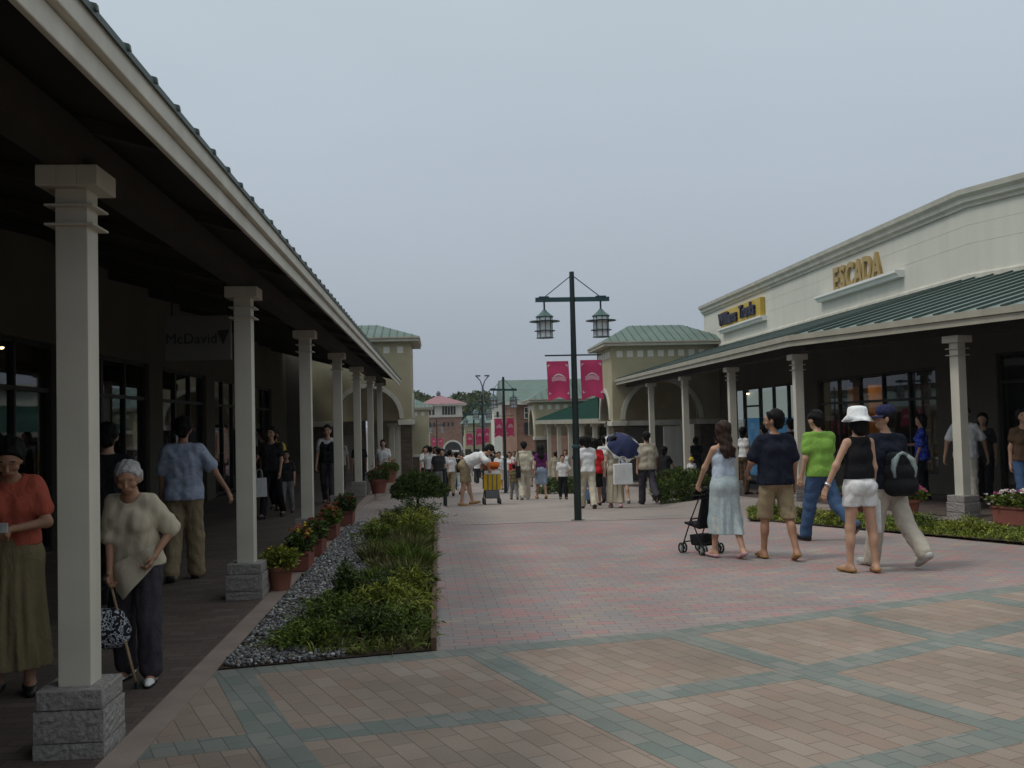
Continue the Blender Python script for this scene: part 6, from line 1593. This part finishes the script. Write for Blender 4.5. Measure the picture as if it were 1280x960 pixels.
def clump_bush(label, x, y, rx_, ry, h, mats, n=9000, name='clipped_bush', cat='shrub', group=None, leaf=0.035, trunk=0.0, z=None, flat=0.0, rz=0.0):
    """dense small leaved bush: leaves through the outer shell of an uneven dome, lumps and gaps"""
    zg = ter(x,y)+0.02 if z is None else z
    o = empty(name, (x,y,zg), rz, label, cat, group)
    d = unit_rows(nrng.normal(0,1,(n,3))); d[:,2] = np.abs(d[:,2])*1.0-0.25*(trunk>0)*nrng.random(n)
    if flat:
        q = 1/np.power(np.sum(np.abs(d)**(2+flat),axis=1),1/(2+flat)); d = d*q[:,None]
    th = np.arctan2(d[:,1],d[:,0])
    lump = 1+0.09*np.sin(th*3+1)+0.08*np.sin(th*5+d[:,2]*6)+0.07*np.sin(d[:,2]*11+th*2)
    r = lump*(1-0.38*nrng.random(n)**2)
    P = d*np.array([rx_,ry,h])*r[:,None]; P[:,2] += trunk
    Dd = unit_rows(d*0.7+nrng.normal(0,0.7,(n,3))+[0,0,0.2])
    V, Fq = leaf_quads(P, Dd, nrng.uniform(0.6,1.4,n)*leaf, nrng.uniform(0.7,1.3,n)*leaf*0.5)
    foliage('foliage', V, Fq, mats, o, [0.4,0.38,0.22])
    st = MB(); st.tube([(0,0,0),(0.01,0,trunk+h*0.4)],[0.03,0.018],8)
    for k in range(5): a = k*1.26; st.tube([(0,0,trunk*0.8+0.02),(rx_*0.4*math.cos(a),ry*0.4*math.sin(a),trunk+h*0.5)],[0.014,0.006],6)
    st.build('stem', M_stem, o)
    return o
def grass_clump(label, x, y, r, h, mats, n=260, name='grass_clump', group=None, cat='grass clump', z=None):
    o = empty(name, (x,y,ter(x,y)+0.02 if z is None else z), 0, label, cat, group)
    a = nrng.uniform(0,6.283,n); rr = r*0.35*np.sqrt(nrng.random(n)); P = np.stack([rr*np.cos(a),rr*np.sin(a),np.zeros(n)],1)
    out = nrng.uniform(0.05,0.75,n); D_ = unit_rows(np.stack([np.cos(a)*out,np.sin(a)*out,np.ones(n)],1)+nrng.normal(0,0.12,(n,3)))
    V, Fq = leaf_quads(P, D_, h*nrng.uniform(0.5,1.15,n), np.full(n,0.012), 0.22)
    foliage('blades', V, Fq, mats, o, [0.35,0.4,0.25])
    return o
BG = 'low shrubs in the left planting bed'
bed = [(-0.98,7.55,0.34,0.20,G_mid,'low feathery green shrub at the near left corner of the planting bed'),(-0.55,7.72,0.36,0.26,G_dark,'dark green feathery shrub at the near edge of the planting bed'),(-0.34,7.80,0.28,0.26,G_mid,'green feathery shrub at the near right corner of the planting bed'),
 (-0.85,8.15,0.40,0.30,G_mid,'broad green feathery shrub beside the small dark conifer, on its gravel side'),(-0.44,8.35,0.36,0.36,G_yel,'yellow green feathery shrub just right of the small dark conifer'),(-0.30,9.05,0.26,0.36,G_yel,'bright yellow green shrub at the kerb edge of the bed'),
 (-0.62,9.15,0.38,0.32,G_dark,'dark feathery shrub behind the small dark conifer'),(-0.34,9.75,0.28,0.28,G_dark,'dark low shrub at the kerb, behind the bright yellow green one'),
 (-0.35,15.2,0.42,0.40,G_yel,'yellow green shrub near the far end of the bed'),(-0.75,15.0,0.40,0.34,G_yel,'paler yellow green shrub near the far end of the bed, gravel side'),(-0.36,14.2,0.30,0.38,G_yel,'upright yellow green shrub at the kerb, third from the far end'),
 (-0.40,16.2,0.55,0.46,G_dark,'dark green spreading shrub closing the far end of the bed'),(-0.85,13.6,0.32,0.30,G_mid,'mid green shrub on the gravel side beyond the grasses')]
for i, (x, y, r, h, g, lab) in enumerate(bed):
    spreading_shrub(lab, x, y, r, h, g, 95 if y < 10 else 80, i, group=BG, leaf=0.042 if y < 10 else 0.055, per=36 if y < 10 else 26)
clump_bush('small dark upright conifer standing in the near part of the planting bed', -0.80,8.55,0.12,0.12,0.46,G_dark,2600,'dwarf_conifer','shrub',leaf=0.035)
for i in range(16):
    x = -0.22-0.62*((i*0.618) % 1); y = 9.9+4.0*i/15
    grass_clump(f'loose clump of grass in the middle of the planting bed, number {i+1} from the near end' if False else ['tuft of dry yellow grass among the bed plants','tuft of green grass among the bed plants'][i % 2], x, y, 0.34, nrng.uniform(0.16,0.36), G_dry if i % 2 == 0 else G_mid, 330, group=['dry grass tufts in the left bed','green grass tufts in the left bed'][i % 2])
def cover(name, n, xy, hmin, hmax, mats, label, wd=0.011):
    P = np.array([(*q, ter(*q)+0.022) for q in (xy() for _ in range(n))]); a = nrng.uniform(0,6.283,n)
    D_ = unit_rows(np.stack([np.cos(a)*0.7,np.sin(a)*0.7,np.ones(n)],1)+nrng.normal(0,0.35,(n,3)))
    V, Fq = leaf_quads(P, D_, nrng.uniform(hmin,hmax,n), np.full(n,wd), 0.3)
    o = foliage(name, V, Fq, mats, None, None); return tag(o, label, 'ground cover', kind='stuff')
def bedxy():
    while True:
        y = nrng.uniform(7.25,16.8); x = nrng.uniform(-0.95,-0.09)
        e = -0.78 if y > 9 else -1.05
        if x > e+0.1*math.sin(y*3) and y > 7.05+0.2*(x+1.53): return (x,y)
cover('ground_cover', 15000, bedxy, 0.05, 0.20, G_mid+G_dry, 'low green and straw coloured ground cover filling the left planting bed')
EDGE = [(4.9,15.75),(7.04,11.7),(11.0,4.5)]
def stripxy():
    while True:
        y = nrng.uniform(5.5,17.6); f = pl([(4.5,11.0),(11.7,7.04),(15.75,4.9),(17.9,5.6)], y); b = pl([(4.5,12.6),(11.2,9.0),(14.3,7.45),(17.9,5.75)], y)
        if f+0.04 < b: 
            x = nrng.uniform(f+0.03, b-0.25); 
            return (x,y)
cover('ground_cover', 26000, stripxy, 0.05, 0.17, G_mid+G_yel, 'low grassy ground cover in the planting strip before the right columns', 0.013)
for i, (x, y, r, h, g, lab) in enumerate(((5.25,15.75,0.40,0.26,G_mid,'low green shrub at the near left tip of the right planting strip'),(5.6,15.1,0.35,0.22,G_dry,'straw tinted low shrub in the right strip behind the navy shirted man'),(5.95,14.5,0.40,0.24,G_yel,'yellow green low shrub in the right strip behind the green shirted man'),
     (6.6,13.6,0.42,0.22,G_mid,'mid green low shrub in the right strip behind the man with the backpack'),(7.0,12.9,0.40,0.22,G_yel,'yellow green low shrub in the right strip before the nearest right column'),(7.6,11.9,0.45,0.24,G_mid,'mid green low shrub in front of the long flower box'))):
    spreading_shrub(lab, x, y, r, h, g, 60, 40+i, group='low shrubs in the right planting strip', leaf=0.05, per=22)
clump_bush('round dark green clipped bush on a short trunk at the end of the left bed', -0.42,19.3,0.50,0.46,0.40,G_dark,15000,'round_bush',leaf=0.05,trunk=0.34,z=0.0)
clump_bush('dense box shaped hedge beside the fourth right column', 5.72,23.3,0.60,0.50,0.66,[G_dark[1],G_mid[0],G_mid[1]],9000,'clipped_hedge',leaf=0.06,flat=2.0)
clump_bush('low dark hedge far down the right side beyond the child', 4.35,35.0,0.9,0.6,0.55,G_dark,4000,'clipped_hedge',leaf=0.08)
# terracotta pots
M_terra = mat('terracotta', (0.23,0.088,0.055), 0.8, 0.15, 6, 0.2, 60)
M_terra2 = mat('terracotta_dark', (0.20,0.068,0.05), 0.8, 0.15, 6, 0.2, 60)
FL = {k: mat('petal_'+k, v, 0.6, 0.12, 12) for k, v in dict(orange=(0.34,0.10,0.025), red=(0.20,0.022,0.025), pink=(0.60,0.12,0.30), white=(0.75,0.66,0.62), yellow=(0.62,0.42,0.05)).items()}
def flowers(parent, xr, yr, z0, h, n, leafm, petals, nf, leaf=0.06):
    m = n; P = np.stack([nrng.uniform(-xr,xr,m)*0.85,nrng.uniform(-yr,yr,m)*0.85,np.full(m,z0)],1)*1.0
    P[:,2] += h*0.75*nrng.random(m)**0.8*(1-0.5*(np.abs(P[:,0]/xr)**2)); P[:,:2] *= (1+0.35*(P[:,2]-z0)/h)[:,None]
    D_ = unit_rows(np.stack([P[:,0]/xr,P[:,1]/yr,np.full(m,0.7)],1)+nrng.normal(0,0.6,(m,3)))
    V, Fq = leaf_quads(P, D_, nrng.uniform(0.6,1.4,m)*leaf, nrng.uniform(0.7,1.3,m)*leaf*0.5)
    foliage('foliage', V, Fq, leafm, parent, [0.35,0.4,0.25])
    if nf:
        mb_v, mb_f = [], []; 
        c = np.stack([nrng.uniform(-xr,xr,nf),nrng.uniform(-yr,yr,nf),z0+h*(0.45+0.6*nrng.random(nf))],1); c[:,2] -= h*0.35*(np.abs(c[:,0]/xr)**3)
        Pp = np.repeat(c,5,0); a = np.tile(np.arange(5)*1.2566,nf)+np.repeat(nrng.uniform(0,6,nf),5)
        Dp = unit_rows(np.stack([np.cos(a),np.sin(a),np.full(len(a),0.35)],1)+nrng.normal(0,0.25,(len(a),3))); k = len(a)
        V, Fq = leaf_quads(Pp, Dp, np.full(k,0.034), np.full(k,0.032), 0.05); fm = [FL[p] for p in petals]
        pick = np.repeat(nrng.integers(0,len(fm),nf),5); np_mesh('blossom', V, Fq, fm, parent, False, np.concatenate([pick,pick]))
def round_pot(x, y, r, h, label, leafm, petals, nf, ph=0.30, m=None, z=None):
    o = empty('flower_pot', (x,y,(ter(x,y)+0.021) if z is None else z), 0, label, 'flower pot')
    mb = MB(); mb.lathe((0,0,0),[(r*0.70,0.0),(r*0.92,h*0.80),(r*1.04,h*0.80),(r*1.06,h),(r*0.92,h),(r*0.88,h*0.86)],22); mb.build('pot', m or M_terra, o, smooth=False)
    flowers(o, r*1.15, r*1.15, h*0.86, ph, 900, leafm, petals, nf); return o
def box_pot(x, y, w_, d, h, rz, label, leafm, petals, nf, ph=0.28, n=1100, m=None):
    o = empty('flower_box', (x,y,ter(x,y)+0.021), rz, label, 'flower box')
    mb = MB(); mb.prism([(-w_*0.46,0),(w_*0.46,0),(w_*0.49,h*0.84),(-w_*0.49,h*0.84)], -d*0.46, d*0.46); mb.box(-w_/2,w_/2,-d/2,d/2,h*0.842,h); mb.build('trough', m or M_terra2, o, bevel=0.012)
    flowers(o, w_*0.52, d*0.6, h*0.95, ph, n, leafm, petals, nf); return o
round_pot(-1.62,10.30,0.135,0.24,'round terracotta pot of green leaves beside the second left column',G_yel,['yellow'],4,0.26)
box_pot(-1.60,11.75,0.24,0.55,0.22,0,'terracotta box of orange flowers, first box beyond the round pot',G_dark,['orange','orange','yellow'],36)
box_pot(-1.60,13.05,0.24,0.55,0.22,0,'terracotta box of dark red plants beside the third left column',G_dark,['red'],30)
box_pot(-1.60,14.85,0.24,0.60,0.22,0,'terracotta box of orange and red flowers beyond the third left column',G_mid,['orange','red'],60)
box_pot(-1.56,16.75,0.30,0.50,0.24,0,'terracotta box of dark foliage level with the far end of the bed',G_dark,['red'],14,0.34)
round_pot(-1.45,24.2,0.22,0.34,'large dark terracotta pot beside the fifth left column',G_dark,['red'],20,0.36,M_terra2,z=0.03)
round_pot(-1.40,28.6,0.22,0.34,'terracotta pot of reddish plants near the sixth left column',G_mid,['red','orange'],40,0.36,z=0.03)
round_pot(7.30,15.3,0.24,0.28,'round terracotta pot of pink flowers left of the nearest right column',G_mid,['pink'],150,0.26)
round_pot(6.85,16.2,0.20,0.28,'dark terracotta pot behind the woman in the white hat',G_dark,['red'],16,0.24,M_terra2)
box_pot(8.35,13.35,1.5,0.34,0.26,R(-70),'long terracotta box of white and pink flowers right of the nearest right column',G_mid,['white','white','pink'],330,0.26,4200)
# ---------------------------------------------------------------- far trees
def tree(label, pxx, ytop, Y, w_m, seed, group='trees beyond the street', mats=None):
    q = px(pxx, ytop, Y); zg = ter(q[0],Y); h = q[2]-zg; r_ = random.Random(seed)
    o = empty('broadleaf_tree', (q[0],Y,zg), 0, label, 'tree', group)
    mb = MB(); mb.tube([(0,0,-0.2),(0.1,0,h*0.3),(0,0.1,h*0.6),(0.1,0,h*0.85)],[0.32,0.25,0.16,0.05],8)
    cl = []
    for k in range(9):
        a = k*2.4; rr = w_m*0.5*(0.35+0.5*r_.random()); zz = h*(0.42+0.45*r_.random()); e = np.array([rr*math.cos(a),rr*math.sin(a),zz])
        mb.tube([(0,0,zz*0.6),e*[0.5,0.5,0.9],e],[0.12,0.07,0.03],6); cl.append((e, w_m*(0.20+0.12*r_.random())))
    cl.append((np.array([0,0,h*0.88]), w_m*0.22))
    mb.build('trunk', M_stem, o)
    Ps, Ds = [], []
    for e, rad in cl:
        n = 420; d = unit_rows(nrng.normal(0,1,(n,3))); P = e+d*(rad*(0.55+0.5*nrng.random(n)))[:,None]*[1,1,0.75]; Ps.append(P); Ds.append(unit_rows(d+nrng.normal(0,0.6,(n,3))))
    P = np.concatenate(Ps); P[:,2] = np.minimum(P[:,2], h+0.2); m = len(P)
    V, Fq = leaf_quads(P, np.concatenate(Ds), nrng.uniform(0.35,0.75,m), nrng.uniform(0.25,0.5,m))
    foliage('crown', V, Fq, mats or [G_dark[0],G_dark[1],G_mid[1]], o, [0.4,0.4,0.2]); return o
tree('dark tree rising left of the pink roof', 520, 488.5, 175, 6.5, 1)
tree('dark round tree just right of the pink roof', 575, 490, 180, 7.0, 2)
tree('broad tree behind the tall light mast', 596, 490, 178, 8.5, 3)
tree('lower tree beside the white gabled building', 609, 497, 170, 6.5, 4)
tree('low dark tree filling the gap behind the low shop row', 587, 503, 165, 6.0, 5)
make_haze()
